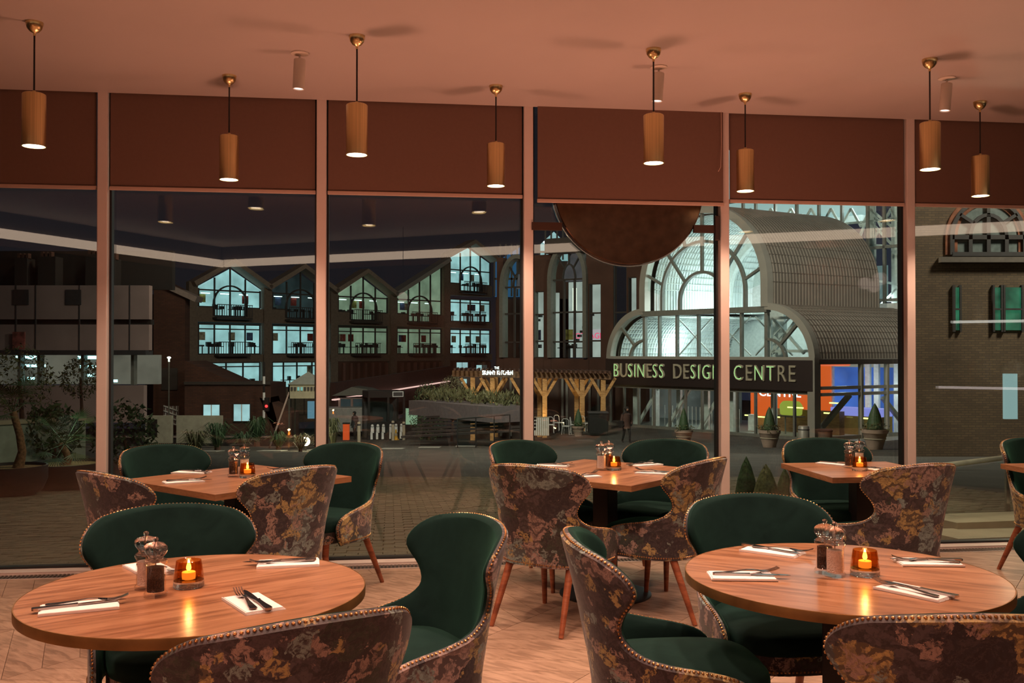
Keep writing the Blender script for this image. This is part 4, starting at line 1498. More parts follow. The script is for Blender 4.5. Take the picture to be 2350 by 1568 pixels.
MB().box(lx(1905, 5.0), lx(2020, 5.0), 5.0, 6.2, ZG + 1.0, ZG + 1.4).build('blue_desk', emit('lit_desk', (0.35, 0.35, 0.95), 0.9), hall)
MB().box(lx(1905, 5.0), lx(2020, 5.0), 4.95, 6.2, ZG, ZG + 0.98).build('desk_base', plain('desk_ochre', (0.5, 0.33, 0.10), 0.5), hall)
for k in range(34):
    x = lx(1905 + k * 5, 7.4)
    MB().tube([(x, 7.4, ZG), (x, 7.4, ZG + 1.05)], 0.018, 5).build('baluster', MT['white'], hall)
MB().tube([(lx(1905, 7.4), 7.4, ZG + 1.08), (lx(2080, 7.4), 7.4, ZG + 1.08)], 0.035, 6).build('handrail', MT['white'], hall)
for k in range(20):
    x = lx(1525 + k * 9, 1.8)
    MB().tube([(x, 1.8, ZG), (x, 1.8, ZG + 1.25)], 0.02, 5).build('baluster', MT['white'], hall)
for px, yy in ((1500, 1.6), (1552, 1.6), (1615, 1.6), (1768, 1.6), (1984, 7.6), (2004, 7.8), (2050, 8.0), (1900, 7.8)):
    MB().box(lx(px, yy), lx(px, yy) + .28, yy, yy + .2, ZG, ZS0 if px < 1880 else ZS1).build('inner_column', MT['white'], hall)
text('lobby_letters', 'CENTRE', 0.8, emit('lobby_letter_glow', (0.95, 1.0, 1.0), 2.2), hall, (lx(1788, 5.0), 5.0, ZS0 - 0.36), ext=0.02, sx=0.95)
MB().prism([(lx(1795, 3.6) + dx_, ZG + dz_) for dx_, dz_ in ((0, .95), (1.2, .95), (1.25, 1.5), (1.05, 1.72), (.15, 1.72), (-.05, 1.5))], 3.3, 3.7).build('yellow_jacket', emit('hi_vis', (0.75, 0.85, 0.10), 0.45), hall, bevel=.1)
MB().lathe([(0, 0), (0.9, 0.0), (1.0, 0.07), (0.7, 0.13), (0, 0.16)], 20, c=(lx(1908, 5.5), 5.5, 0.72)).build('ceiling_lamp', emit('orange_lamp', (1.0, 0.16, 0.05), 1.0), hall, smooth=True)
tab_ = MB().box(lx(1775, 2.2), lx(1835, 2.2), 2.2, 2.7, ZG + .95, ZG + 1.0)
tab_.build('side_table', MT['darkgrey'], hall)
MB().box(lx(1800, 2.4), lx(1800, 2.4) + .05, 2.4, 2.45, ZG, ZG + .95).build('table_leg', MT['framegrey'], hall)
MB().box(lx(1716, 2.4), lx(1731, 2.4), 2.4, 2.7, ZG + .05, ZG + .95).build('white_case', MT['white'], hall)
hl(8.5, 2.6, ZS0 - 0.5, 50, (1, 0.95, 0.85)); hl(4, 3.0, ZS0 - 0.6, 60, (0.9, 1.0, 0.95)); hl(12.5, 4.6, 0.2, 90, (0.85, 0.95, 1.0)); hl(13.5, 6.6, -0.6, 60, (0.85, 0.95, 1.0))

# main glass block behind the roofs
mh = empty('glass_block', (E0.x, E0.y, 0), EA, label='tall glazed hall with white roof trusses behind the barrel roofs', cat='building')
D2 = 9.2


def gy(py, px, y):
    """height at column px, depth y of the hall"""
    x = lx(px, y)
    Y = 57 + .645 * y - .763 * x
    return wz(py, Y)


def wz(y, Y): return 1.48 + (808 - y) * Y / F


COLS = [1560, 1610, 1660, 1704, 1733, 1778, 1827, 1878, 1931, 1990, 2028, 2066, 2110]
for px in COLS:
    x = lx(px, D2)
    MB().box(x - 0.07, x + 0.07, D2, D2 + 0.2, ZB - 1, 14).build('mullion', MT['framegrey'], mh)
xa_, xb_ = lx(1560, D2), lx(2110, D2)
for z in (11.2, 7.4, ZB + 0.6):
    MB().box(xa_, xb_, D2, D2 + 0.2, z - 0.08, z + 0.08).build('transom', MT['framegrey'], mh)
for a, b in zip(COLS, COLS[1:]):
    MB().box(lx(a, D2) + 0.08, lx(b, D2) - 0.08, D2 + 0.09, D2 + 0.11, ZB, 13.9).build('pane', MT['farpane'], mh)
D3 = D2 + 3.5
MB().box(lx(1500, D3), lx(1990, D3), D3, D3 + .1, gy(505, 1900, D3), 15.5).build('glow_wall', emit('hall_lit_wall', (0.60, 0.86, 0.84), 0.85, noisy=0.25, scale=0.3), mh)  # wall glows itself, in place of lamps in the block
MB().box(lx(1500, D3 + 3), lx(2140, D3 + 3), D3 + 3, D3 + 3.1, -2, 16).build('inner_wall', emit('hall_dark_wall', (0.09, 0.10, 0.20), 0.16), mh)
MB().box(lx(1500, D3), lx(1990, D3), D3 - .6, D3 - .1, gy(520, 1900, D3), gy(505, 1900, D3)).build('lit_beam', MT['innervault'], mh)
DT = D2 + 1.2


def T(p, q, w=0.13):
    MB().strip([(lx(p[0], DT), gy(p[1], p[0], DT)), (lx(q[0], DT), gy(q[1], q[0], DT))], w, DT, DT + .12).build('truss_bar', MT['white'], mh)


for k in range(9):
    p = 1700 + k * 46
    T((p, 520), (p + 23, 478)); T((p + 23, 478), (p + 46, 520))
for p, q in (((1930, 514), (2070, 500)), ((1960, 560), (2070, 566)), ((1990, 500), (1965, 560)), ((1990, 500), (2045, 560)), ((2045, 500), (1990, 560)), ((1990, 640), (2070, 655)), ((2000, 720), (2070, 650)),
             ((1990, 690), (2070, 690)), ((2030, 760), (2070, 700)), ((1985, 470), (2070, 540))):
    T(p, q)
for px in (2000, 2052):
    x = lx(px, DT)
    MB().box(x - 0.17, x + 0.17, DT, DT + .25, -2, 12).build('column', MT['white'], mh)
x = lx(2018, D3 + 2.9)
MB().box(x - .6, x + .6, D3 + 2.8, D3 + 2.9, gy(690, 2018, D3 + 2.8), gy(610, 2018, D3 + 2.8)).build('door', emit('far_door_light', (0.5, 0.75, 0.75), 0.25), mh)
hl(lx(1850, D2 + 2), D2 + 2, 10.6, 260); hl(lx(2000, D2 + 2), D2 + 2, 10.2, 160); hl(lx(2030, D2 + 1), D2 + 1, 4.5, 60)

# ================================================================== POTS AND CONE TREES
def cone_tree(b, px, Y, h, r, label, pot=0.0, group='clipped cone trees', mat=None, potlabel=None):
    g = G(px, Y) if not isinstance(px, Vector) else px
    rnd = random.Random(int(g.x * 100))
    t = empty('cone_tree', (g.x, g.y, g.z + pot * 0.86), label=label, cat='tree', group=group)
    m_ = MB().lathe([(0.0, 0.02), (r * 0.7, 0.03), (r * 0.9, h * 0.12), (r * 0.88, h * 0.3), (r * 0.66, h * 0.58), (r * 0.36, h * 0.82), (0, h)], 18)
    nl = 500
    for i in range(nl):
        z = h * (1 - math.sqrt(rnd.random())) * 0.98 + 0.01
        rr = r * (0.94 - 0.9 * (z / h) ** 1.3) * rnd.uniform(0.92, 1.08)
        a = rnd.uniform(0, 2 * PI)
        p = Vector((rr * math.cos(a), rr * math.sin(a), z + 0.02))
        s = r * 0.11
        d = Vector((math.cos(a), math.sin(a), rnd.uniform(0, 1))).normalized() * s * rnd.uniform(0.6, 1.4)
        u = Vector((-math.sin(a), math.cos(a), rnd.uniform(-.5, .5))) * s * 0.4
        m_.add([p - u, p + u, p + d], [(0, 1, 2)])
    m_.build('foliage', mat or MT['leaf'], t, kind='stuff')
    MB().tube([(0, 0, -0.02), (0, 0, h * 0.5)], r * 0.06, 6).build('trunk', MT['leg'], t)
    if pot:
        w_ = pot * 0.62
        q = empty('flower_pot', (g.x, g.y, g.z), label=potlabel, cat='plant pot', group='terracotta pots outside the hall')
        MB().lathe([(0, 0), (w_ * 0.55, 0), (w_ * 0.7, pot * 0.3), (w_ * 0.92, pot * 0.78), (w_ * 1.0, pot * 0.82), (w_ * 1.02, pot), (w_ * 0.92, pot), (w_ * 0.88, pot * 0.86), (0, pot * 0.86)], 22).build('bowl', plain('pot_clay', (0.36, 0.27, 0.21), 0.8), q, smooth=True)
        MB().lathe([(w_ * 0.80, pot * 0.50), (w_ * 0.86, pot * 0.53), (w_ * 0.84, pot * 0.57)], 22, cap=False).build('raised_band', MT['stone'], q, smooth=True)
        fl2 = MB()
        for i in range(160):
            a = rnd.uniform(0, 2 * PI); rr = w_ * rnd.uniform(0.3, 1.15)
            p = Vector((rr * math.cos(a), rr * math.sin(a), pot + rnd.uniform(-0.05, 0.22) - max(0, rr - w_) * 0.8))
            u = Vector((rnd.uniform(-1, 1), rnd.uniform(-1, 1), rnd.uniform(-1, 1))) * 0.06
            v_ = Vector((rnd.uniform(-1, 1), rnd.uniform(-1, 1), rnd.uniform(-1, 1))) * 0.06
            fl2.add([p - u, p + u, p + v_], [(0, 1, 2)])
        fl2.build('trailing_leaves', MT['leaf2'], q, kind='stuff')


cone_tree(None, 1712, 12.2, 0.68, 0.165, 'dark green cone tree just outside the glass, left of the brownish one', mat=MT['leaf'])
cone_tree(None, 1757, 11.8, 0.60, 0.19, 'brownish green cone tree just outside the glass, left of the right square table', mat=MT['leaf2'])
cone_tree(None, 1800, 12.4, 0.52, 0.14, 'small cone tree just outside the glass, hidden beside the chair', mat=MT['leaf'])
cone_tree(None, 1765, 40.5, 1.10, 0.28, 'clipped cone tree in the pot before the orange lobby wall', 0.75, potlabel='clay pot on the pavement before the orange lobby wall')
cone_tree(None, 2007, 37.5, 1.15, 0.33, 'clipped cone tree in the pot before the blue lobby wall', 0.80, potlabel='clay pot on the pavement before the blue lobby wall')
cone_tree(None, 1569, 45.0, 1.15, 0.26, 'clipped cone tree before the revolving doors under the sign', 0.7, potlabel='clay pot before the doors under the dark sign')
cone_tree(None, 1327, 50.0, 1.0, 0.24, 'clipped cone tree beside the timber pergola', 0.55, potlabel='clay pot beside the timber pergola')
# litter bin
b = G(1893, 44)
bn = empty('litter_bin', (b.x, b.y, -2.9), label='round brown litter bin before the hall corner', cat='bin')
MB().lathe([(0, 0), (0.30, 0), (0.32, 0.75), (0, 0.75)], 20).build('body', plain('bin_brown', (0.16, 0.10, 0.07), 0.6), bn, smooth=True)
MB().lathe([(0.0, 0.80), (0.30, 0.80), (0.34, 0.76), (0.34, 0.70), (0.30, 0.70)], 20).build('lid', MT['dark'], bn, smooth=True)
bn2 = empty('litter_bin', (b.x - 0.75, b.y + 0.8, -2.9), label='round grey steel litter bin half behind the brown one', cat='bin')
MB().lathe([(0, 0), (0.26, 0), (0.26, 0.85), (0.22, 0.9), (0, 0.9)], 20).build('body', MT['arch'], bn2, smooth=True)
MB().lathe([(0.262, 0.70), (0.27, 0.71), (0.27, 0.74), (0.262, 0.75)], 20, cap=False).build('ring', MT['darkgrey'], bn2, smooth=True)
# ================================================================== GABLED OFFICES
off = empty('gabled_offices', (-27.0, 80.0, 0), R(45), label='row of gabled offices with lit arched windows and balconies', cat='building')
GW = 7.0711


rooms = {0: 'cyanroom', 1: 'dimroom', 2: 'greenroom', 3: 'greenroom', 4: 'cyanroom'}
rooms2 = {0: 'cyanroom', 1: 'cyanroom', 2: 'greenroom', 3: 'greenroom', 4: 'cyanroom'}
concb = plain('office_spandrel', (0.17, 0.135, 0.10), 0.85, var=0.15)
rnd = random.Random(3)


def clutter(x0, x1, z, n, parent, y=1.0):
    m_ = MB()
    for i in range(n):
        x = rnd.uniform(x0 + 0.3, x1 - 0.3); w_ = rnd.uniform(0.15, 0.45); h = rnd.uniform(0.25, 0.8)
        m_.box(x - w_ / 2, x + w_ / 2, y, y + 0.3, z + 0.65, z + 0.65 + h * 0.5)
        m_.box(x - 0.03, x + 0.03, y, y + .1, z, z + 0.7)
        if rnd.random() < 0.6: m_.box(x - 0.7, x + 0.5, y, y + 0.5, z + 0.62, z + 0.68)
    m_.build('office_furniture', MT['darkgrey'], parent, kind='stuff')
    for i in range(max(1, n // 4)):
        x = rnd.uniform(x0 + 0.5, x1 - 0.5)
        c = rnd.choice([(0.35, 0.05, 0.04), (0.5, 0.4, 0.3), (0.1, 0.15, 0.3), (0.4, 0.35, 0.1)])
        MB().box(x - 0.3, x + 0.3, y + 0.35, y + 0.4, z + 1.2, z + 1.9).build('picture', plain('picture_print', c, 0.8, var=0.5, scale=4), parent)


def window_row(x0, x1, z0, z1, xs_, parent, transom=None):
    """frame bars and panes of one glazed band"""
    for x in [x0] + list(xs_) + [x1]:
        MB().box(x - 0.05, x + 0.05, -0.06, 0.08, z0, z1).build('frame_bar', MT['frame'], parent)
    zs_ = [z0] + ([transom] if transom else []) + [z1]
    for z in zs_:
        MB().box(x0, x1, -0.05, 0.07, z - 0.05, z + 0.05).build('frame_bar', MT['frame'], parent)
    ed = [x0] + list(xs_) + [x1]
    for a, b in zip(ed, ed[1:]):
        MB().box(a + 0.05, b - 0.05, 0.0, 0.015, z0, z1).build('pane', MT['farpane'], parent)


def balcony(xc, w_, z, parent, up=1.0):
    m_ = MB()
    x0, x1 = xc - w_ / 2, xc + w_ / 2
    m_.box(x0, x1, -0.9, 0.0, z - 0.22, z - 0.05)
    o = m_.build('balcony_slab', MT['frame'], parent)
    r_ = MB()
    for k in range(int(w_ / 0.22) + 1):
        x = x0 + k * 0.22
        r_.box(x - 0.02, x + 0.02, -0.92, -0.88, z, z + up)
    r_.build('balustrade', MT['frame'], o, kind='stuff')
    MB().box(x0, x1, -0.93, -0.86, z + up, z + up + 0.06).build('handrail', MT['frame'], o)


EAVE = {0: 7.35, 1: 7.35, 2: 7.6, 3: 7.6, 4: 10.9}
for k in range(5):
    x0, x1 = k * GW, (k + 1) * GW
    xc = (x0 + x1) / 2
    a, b = x0 + 0.62, x1 - 0.62
    ev = 6.9 if k < 4 else 11.3
    ap = 9.0 if k < 4 else 13.0
    up = 0.0 if k < 4 else 3.45
    # piers between gables
    MB().box(x0 - 0.35, x0 + 0.45, -0.25, 0.3, -4, ev + 0.5).build('pier', concb, off)
    if k != 3:
        MB().strip([(x0 - 0.1, ev + 0.3), (xc, ap + 0.35), (x1 + 0.1, ev + 0.3)], 0.42, -0.9, 0.6).build('gable_roof', plain('gable_fascia', (0.25, 0.20, 0.15), 0.8), off)
    else:
        MB().strip([(x0 - 0.1, ev + 0.3), (x1, 11.2)], 0.42, -0.9, 0.6).build('gable_roof', MT['arch'], off)
    # the gable glass
    s1, s2 = a + (b - a) * 0.25, a + (b - a) * 0.75
    zt_ = 5.35 + up
    gable = [(a, zt_), (s1, zt_), (s1, zt_ - 0.75), (s2, zt_ - 0.75), (s2, zt_), (b, zt_), (b, ev), (xc, ap - 0.15), (a, ev)]
    if k == 3: gable = [(a, zt_), (s1, zt_), (s1, zt_ - 0.75), (s2, zt_ - 0.75), (s2, zt_), (b, zt_), (b, 10.6), (a, ev)]
    MB().prism(gable, 0.0, 0.015).build('pane', MT['farpane'], off)
    for x in (a, s1, xc, s2, b):
        ztop = ev + (ap - 0.15 - ev) * (1 - abs(x - xc) / (xc - a)) if k != 3 else ev + (10.6 - ev) * (x - a) / (b - a)
        MB().box(x - 0.055, x + 0.055, -0.06, 0.08, zt_ - (0.75 if a < x < b else 0), ztop).build('frame_bar', MT['frame'], off)
    MB().box(a, b, -0.05, 0.07, 6.72 + up, 6.84 + up).box(a, s1, -0.05, 0.07, zt_ - .05, zt_ + .05).box(s2, b, -0.05, 0.07, zt_ - .05, zt_ + .05).build('frame_bar', MT['frame'], off)
    rr = (s2 - s1) / 2 + 0.12
    MB().strip([(xc + rr, 4.6 + up)] + arc(xc, 5.6 + up, rr, rr * 1.02, 0, 0, PI, 16) + [(xc - rr, 4.6 + up)], 0.12, -0.16, 0.02).build('arch_bar', MT['frame'], off)
    balcony(xc, 2 * rr + 0.2, 4.5 + up, off)
    # spandrel below
    MB().box(x0 + 0.3, s1 - 0.03, -0.05, 0.3, 4.05 + up, zt_ - 0.05).box(s2 + 0.03, x1 - 0.3, -0.05, 0.3, 4.05 + up, zt_ - 0.05).box(s1, s2, -0.05, 0.3, 4.05 + up, 4.5 + up).build('spandrel', concb, off)
    # glowing wall in place of the lit room behind the gable glass
    rm = MT[rooms[k]]
    gz_ = zt_ - 0.75
    gb_ = [(a, gz_), (b + .95, gz_), (b + .95, ev if k != 3 else 10.6), (xc + .5, ap - .2), (a, ev)] if k != 3 else [(a, gz_), (b + .95, gz_), (b + .95, 10.9), (a, ev)]
    MB().prism(gb_, 0.95, 1.0).build('room_glow', rm, off)
    MB().box(a, b, 0.1, .9, zt_ - 0.8, zt_ - 0.7).build('room_floor', MT['darkgrey'], off)
    clutter(a, b, 4.55 + up, 9, off, .3)
    for q in range(3):
        MB().box(a + 0.5 + q * 1.8, a + 1.3 + q * 1.8, 0.5, 0.6, 6.5 + up, 6.57 + up).build('strip_light', MT['striplight'], off)
    # middle floor(s)
    lv = [(1.3, 3.85, 3.45)] if k < 4 else [(1.3, 3.85, 3.45), (4.75, 7.1, 6.75)]
    for z0, z1, tz in lv:
        window_row(a, b, z0, z1, (s1, xc, s2), off, tz)
        MB().box(a, b + .95, .95, 1.0, z0, z1).build('room_glow', MT[rooms2[k]], off)
        clutter(a, b, z0, 12, off, .3)
        balcony(xc, 3.0, z0, off)
        MB().box(x0 + 0.3, x1 - 0.3, -0.05, 0.3, z0 - 0.72, z0 - 0.05).build('spandrel', concb, off)
    # lower floor
    if k < 2:
        window_row(a, b, -1.75, 0.55, (a + 1.15, s1 + 1.1, s2 - 0.2), off, 0.2)
        MB().box(a, b + .95, .95, 1.0, -1.75, 0.55).build('room_glow', MT['cyanroom'], off)
        clutter(a, b, -1.75, 5, off, .4)
    else:
        MB().box(a, b, 0.0, 0.2, -4.5, 0.55).build('ground_wall', MT['brown'], off)
        for q in range(7):
            x = a + 0.4 + q * 0.85
            MB().box(x, x + 0.25, -0.3, -0.05, -3.2, 0.4).build('timber_fin', plain('fin_wood', (0.16, 0.08, 0.06), 0.7), off)
if True:
    MB().box(-0.4, 5 * GW, 2.3, 8, -5, 6.6).build('inner_core', MT['dark'], off)
MB().box(5, 14, -0.05, 0.2, -5.0, -1.8).build('ground_wall', concb, off)
window_row(8.0, 12.6, -4.3, -2.6, (9.6, 11.0), off)
MB().box(8.0, 12.6, 0.9, 1.0, -4.3, -2.6).build('room_glow', MT['cyanroom'], off)
# dark board with a glowing line in place of the bar's reflection
MB().bar(atY(765, 915, 72), atY(1030, 870, 88), 0.5, 2.4).build('wall_strip', plain('fascia_brown', (0.07, 0.035, 0.03), .8), None)
bpy.data.objects['wall_strip'].name = 'feature_fascia'
prop(bpy.data.objects['feature_fascia'], 'long low dark fascia below the offices, its glowing line standing in for a reflection', 'fascia')
fa_ = bpy.data.objects['feature_fascia']
MB().bar(atY(765, 918, 71.5), atY(1030, 875, 87.5), 0.3, 0.10).build('light_line', emit('reflection_glow', (1.0, 0.62, 0.55), 1.0), fa_)

# ---- brick tower gable at the left of the offices
tw = empty('brick_tower', (0, 0, 0), label='windowless brown brick gable wall left of the lit offices', cat='building')
ta, tb = atY(352, 808, 66), atY(424, 808, 66)
MB().prism([(ta.x, -5), (tb.x, -5), (tb.x, wz(668, 66)), (ta.x, wz(630, 66))], 66, 67).build('brick_wall', MT['brickred'], tw)
MB().strip([(ta.x - 0.5, wz(634, 66)), (tb.x + 0.9, wz(688, 66))], 0.38, 65.6, 67).build('sloping_roof', plain('roof_edge_grey', (0.30, 0.25, 0.22), 0.8), tw)
MB().box(ta.x + 0.6, ta.x + 1.7, 65.9, 66, wz(895, 66), wz(845, 66)).build('blank_window', MT['frame'], tw)
# ---- low brick block with two lit windows
lb = empty('brick_annex', (0, 0, 0), label='low brick block with two pale lit windows left of the traffic light', cat='building')
Yb = 60
xa, xb = atY(424, 808, Yb).x, atY(622, 808, Yb).x
MB().prism([(xa, -6), (xb, -6), (xb, wz(880, Yb)), (atY(540, 0, Yb).x, wz(878, Yb)), (atY(430, 0, Yb).x, wz(829, Yb)), (xa, wz(829, Yb))], Yb, Yb + 4).build('brick_wall', MT['brickred'], lb)
MB().prism([(xb, -6), (atY(672, 0, Yb).x, -6), (atY(672, 0, Yb).x, wz(948, Yb)), (atY(600, 0, Yb).x, wz(912, Yb)), (xb, wz(912, Yb))], Yb - 0.1, Yb + 2).build('ramp_wall', MT['brown'], lb)
MB().box(xa, xb, Yb - 0.15, Yb, wz(883, Yb), wz(876, Yb)).build('coping', MT['frame'], lb)
for (p0, p1, y0, y1) in ((472, 508, 929, 971), (541, 577, 928, 966)):
    a, b = atY(p0, 0, Yb).x, atY(p1, 0, Yb).x
    wn = empty('window', (0, 0, 0), parent=lb)
    MB().box(a - .06, b + .06, Yb - 0.12, Yb - 0.02, wz(y1, Yb) - .06, wz(y0, Yb) + .06).build('surround', MT['frame'], wn)
    MB().box(a, b, Yb - 0.14, Yb - 0.121, wz(y1, Yb), wz(y0, Yb)).build('lit_pane', MT['cyanroom'], wn)
    MB().box((a + b) / 2 - .03, (a + b) / 2 + .03, Yb - 0.17, Yb - 0.12, wz(y1, Yb), wz(y0, Yb)).build('frame_bar', MT['white'], wn)
# ---- banded building on the left
bb = empty('banded_building', (0, 0, 0), label='long building with pale concrete bands and a lit shop floor at the far left', cat='building')
Yc = 44


def band(p0, p1, y0, y1, mat, nm, dy=0.0, th=0.4):
    MB().box(atY(p0, 0, Yc).x, atY(p1, 0, Yc).x, Yc + dy, Yc + dy + th, wz(y1, Yc), wz(y0, Yc)).build(nm, mat, bb)


band(-120, 345, 655, 733, MT['concrete'], 'parapet_band')
band(-120, 345, 745, 806, MT['concrete'], 'parapet_band')
band(-120, 345, 884, 968, MT['concrete'], 'parapet_band', -0.6)
band(-120, 345, 733, 745, MT['dark'], 'shadow_gap', 0.25)
band(-120, 345, 804, 815, MT['darkgrey'], 'floor_slab', -0.4, 0.9)
band(-120, 345, 560, 655, MT['dark'], 'roof_storey', 3)
band(-120, 345, 815, 884, emit('shop_interior', (0.62, 0.60, 0.46), 0.20, noisy=0.6, scale=0.5), 'shop_wall', 1.2)  # back wall glows itself to look like a lit shop
for p0 in (-60, 40, 85, 185, 240, 300):
    band(p0, p0 + 7, 815, 884, MT['framegrey'], 'shop_pier', 0.2)
    band(p0, p0 + 2, 655, 806, MT['darkgrey'], 'upright', -0.03, 0.1)
for p0 in (38, 182):
    p = atY(p0, 822, Yc + 0.5)
    MB().box(p.x - 0.3, p.x + 0.6, Yc + 1.0, Yc + 1.15, p.z - 0.05, p.z + 0.1).build('shop_lamp', emit('teal_shop_lamp', (0.4, 1.0, 1.0), 4.5), bb)
for (px, py, w_) in ((78, 840, 1.0), (205, 842, 0.9), (70, 869, 0.3), (207, 862, 0.3), (262, 875, 0.25)):
    p = atY(px, py, Yc + 0.9)
    MB().box(p.x - w_ / 2, p.x + w_ / 2, Yc + 0.9, Yc + 1.0, p.z - 0.05, p.z + 0.07).build('shop_lamp', emit('teal_shop_lamp', (0.45, 1.0, 1.0), 3), bb)
for p0, p1 in ((35, 70), (155, 190)):
    band(p0, p1, 665, 700, MT['darkgrey'], 'window_box', -0.05, 0.1)
band(38, 66, 762, 802, plain('notice_red', (0.35, 0.10, 0.08), 0.8, var=0.6, scale=3), 'notice_board', -0.2, 0.06)
for px, w_ in ((36, 42), (150, 60), (192, 28), (-20, 30)):
    band(px, px + w_, 590 - w_ * 0.3, 660, MT['dark'], 'chimney_stack', 2.2, 1)
    for q in range(3):
        band(px + 4 + q * 10, px + 10 + q * 10, 578 - w_ * 0.3, 592 - w_ * 0.3, MT['brickred'], 'chimney_pot', 2.3, 0.3)
# ================================================================== BRICK HOUSE ON THE RIGHT
bh = empty('brick_house', (0, 0, 0), label='old yellow brick house with a dark arched window, in the last bay', cat='building')
Yh = 30
hx0 = atY(2088, 0, Yh).x
MB().slab([(hx0, Yh), (hx0 + 8, Yh), (hx0 + 8, Yh + 5), (hx0 + 3.2, Yh + 5)], -4, 9).build('brick_wall', MT['brickyellow'], bh)
wc = atY(2262, 0, Yh).x
wr = (atY(2345, 0, Yh).x - atY(2180, 0, Yh).x) / 2
zb_ = wz(585, Yh)


def onh(m_, nm, mat, dy=-0.05):
    return m_.build(nm, mat, bh)


zsp = wz(545, Yh)
outl = [(wc + wr, zb_)] + [(wc + wr * math.cos(PI * i / 20), zsp + wr * 1.05 * math.sin(PI * i / 20)) for i in range(21)] + [(wc - wr, zb_)]
MB().strip(outl, 0.36, Yh - 0.06, Yh + 0.1).build('brick_arch', plain('arch_red_brick', (0.24, 0.085, 0.04), 0.9, var=0.4, scale=4), bh)
MB().prism(outl, Yh - 0.03, Yh - 0.02).build('pane', plain('arched_pane', (0.16, 0.19, 0.17), 0.25, var=0.2), bh)
MB().strip(outl[::-1], 0.12, Yh - 0.12, Yh - 0.03).build('arch_frame', MT['frame'], bh)
MB().strip([(wc + wr * .5, zsp)] + [(wc + wr * .5 * math.cos(PI * i / 12), zsp + wr * .62 * math.sin(PI * i / 12)) for i in range(13)], 0.11, Yh - 0.12, Yh - 0.03).build('ring_bar', MT['frame'], bh)
for x in (wc - wr * .5, wc, wc + wr * .5):
    MB().box(x - .06, x + .06, Yh - 0.12, Yh - 0.03, zb_, zsp + (wr * .6 if x == wc else 0)).build('frame_bar', MT['frame'], bh)
MB().box(wc - wr, wc + wr, Yh - 0.12, Yh - 0.03, zsp - .07, zsp + .07).box(wc - wr, wc + wr, Yh - 0.13, Yh - 0.03, zb_ - .05, zb_ + .08).build('frame_bar', MT['frame'], bh)
for a in (38, 90, 142):
    p = (wc + wr * .5 * math.cos(R(a)), zsp + wr * .62 * math.sin(R(a))); q = (wc + wr * math.cos(R(a)), zsp + wr * 1.03 * math.sin(R(a)))
    MB().strip([p, q], 0.10, Yh - 0.12, Yh - 0.03).build('spoke', MT['frame'], bh)
MB().box(wc - wr - .4, wc + wr + .4, Yh - 0.2, Yh, zb_ - .25, zb_ - .08).build('stone_sill', plain('sill_stone', (0.14, 0.115, 0.085), 0.8), bh)
for p0, p1 in ((2186, 2196), (2276, 2290), (2300, 2337)):
    a, b = atY(p0, 0, Yh).x, atY(p1, 0, Yh).x
    w_ = empty('window', (0, 0, 0), parent=bh)
    MB().box(a, b, Yh - 0.05, Yh - 0.03, wz(758, Yh), wz(660, Yh)).build('lit_pane', emit('green_room', (0.10, 0.58, 0.30), 0.34, noisy=0.7, scale=1.2), w_)
    MB().box(a - .06, a, Yh - 0.1, Yh, wz(762, Yh), wz(655, Yh)).box(b, b + .06, Yh - 0.1, Yh, wz(762, Yh), wz(655, Yh)).box(a, b, Yh - .1, Yh, wz(712, Yh), wz(708, Yh)).build('frame_bar', MT['frame'], w_)
a, b = atY(2301, 0, Yh - 8).x, atY(2330, 0, Yh - 8).x
MB().box(a, b, Yh - 8, Yh - 7.9, wz(962, Yh - 8), wz(858, Yh - 8)).build('light_panel', emit('pale_teal_screen', (0.40, 0.62, 0.60), 0.62), None, label='upright pale teal light panel outside the last window bay', cat='light panel')
# ================================================================== ARCHED WINDOW HALL (between offices and entrance hall)
ah = empty('arched_hall', (-1.1, 66.0, 0), math.atan2(-0.565, 0.825), label='dark brown hall with two tall narrow arched windows', cat='building')


def sA(px):
    t = (px - 1175) / F
    return (66 * t + 1.1) / (0.825 + 0.565 * t)


def holes_wall(z0, z1):
    ed = [(sA(1146), sA(1156)), (sA(1231), sA(1226)), (sA(1251), sA(1265)), (sA(1346), sA(1354)), (sA(1382), sA(1409)), (sA(1466), sA(1480))]
    return ed


wA = [(sA(1156), sA(1226), True, 8.0), (sA(1266), sA(1347), True, 8.5)]
wR = [(sA(1228), sA(1250), 5.55), (sA(1353), sA(1381), 5.9), (sA(1409), sA(1440), 7.3), (sA(1443), sA(1463), 6.2)]
ZB2 = 1.1
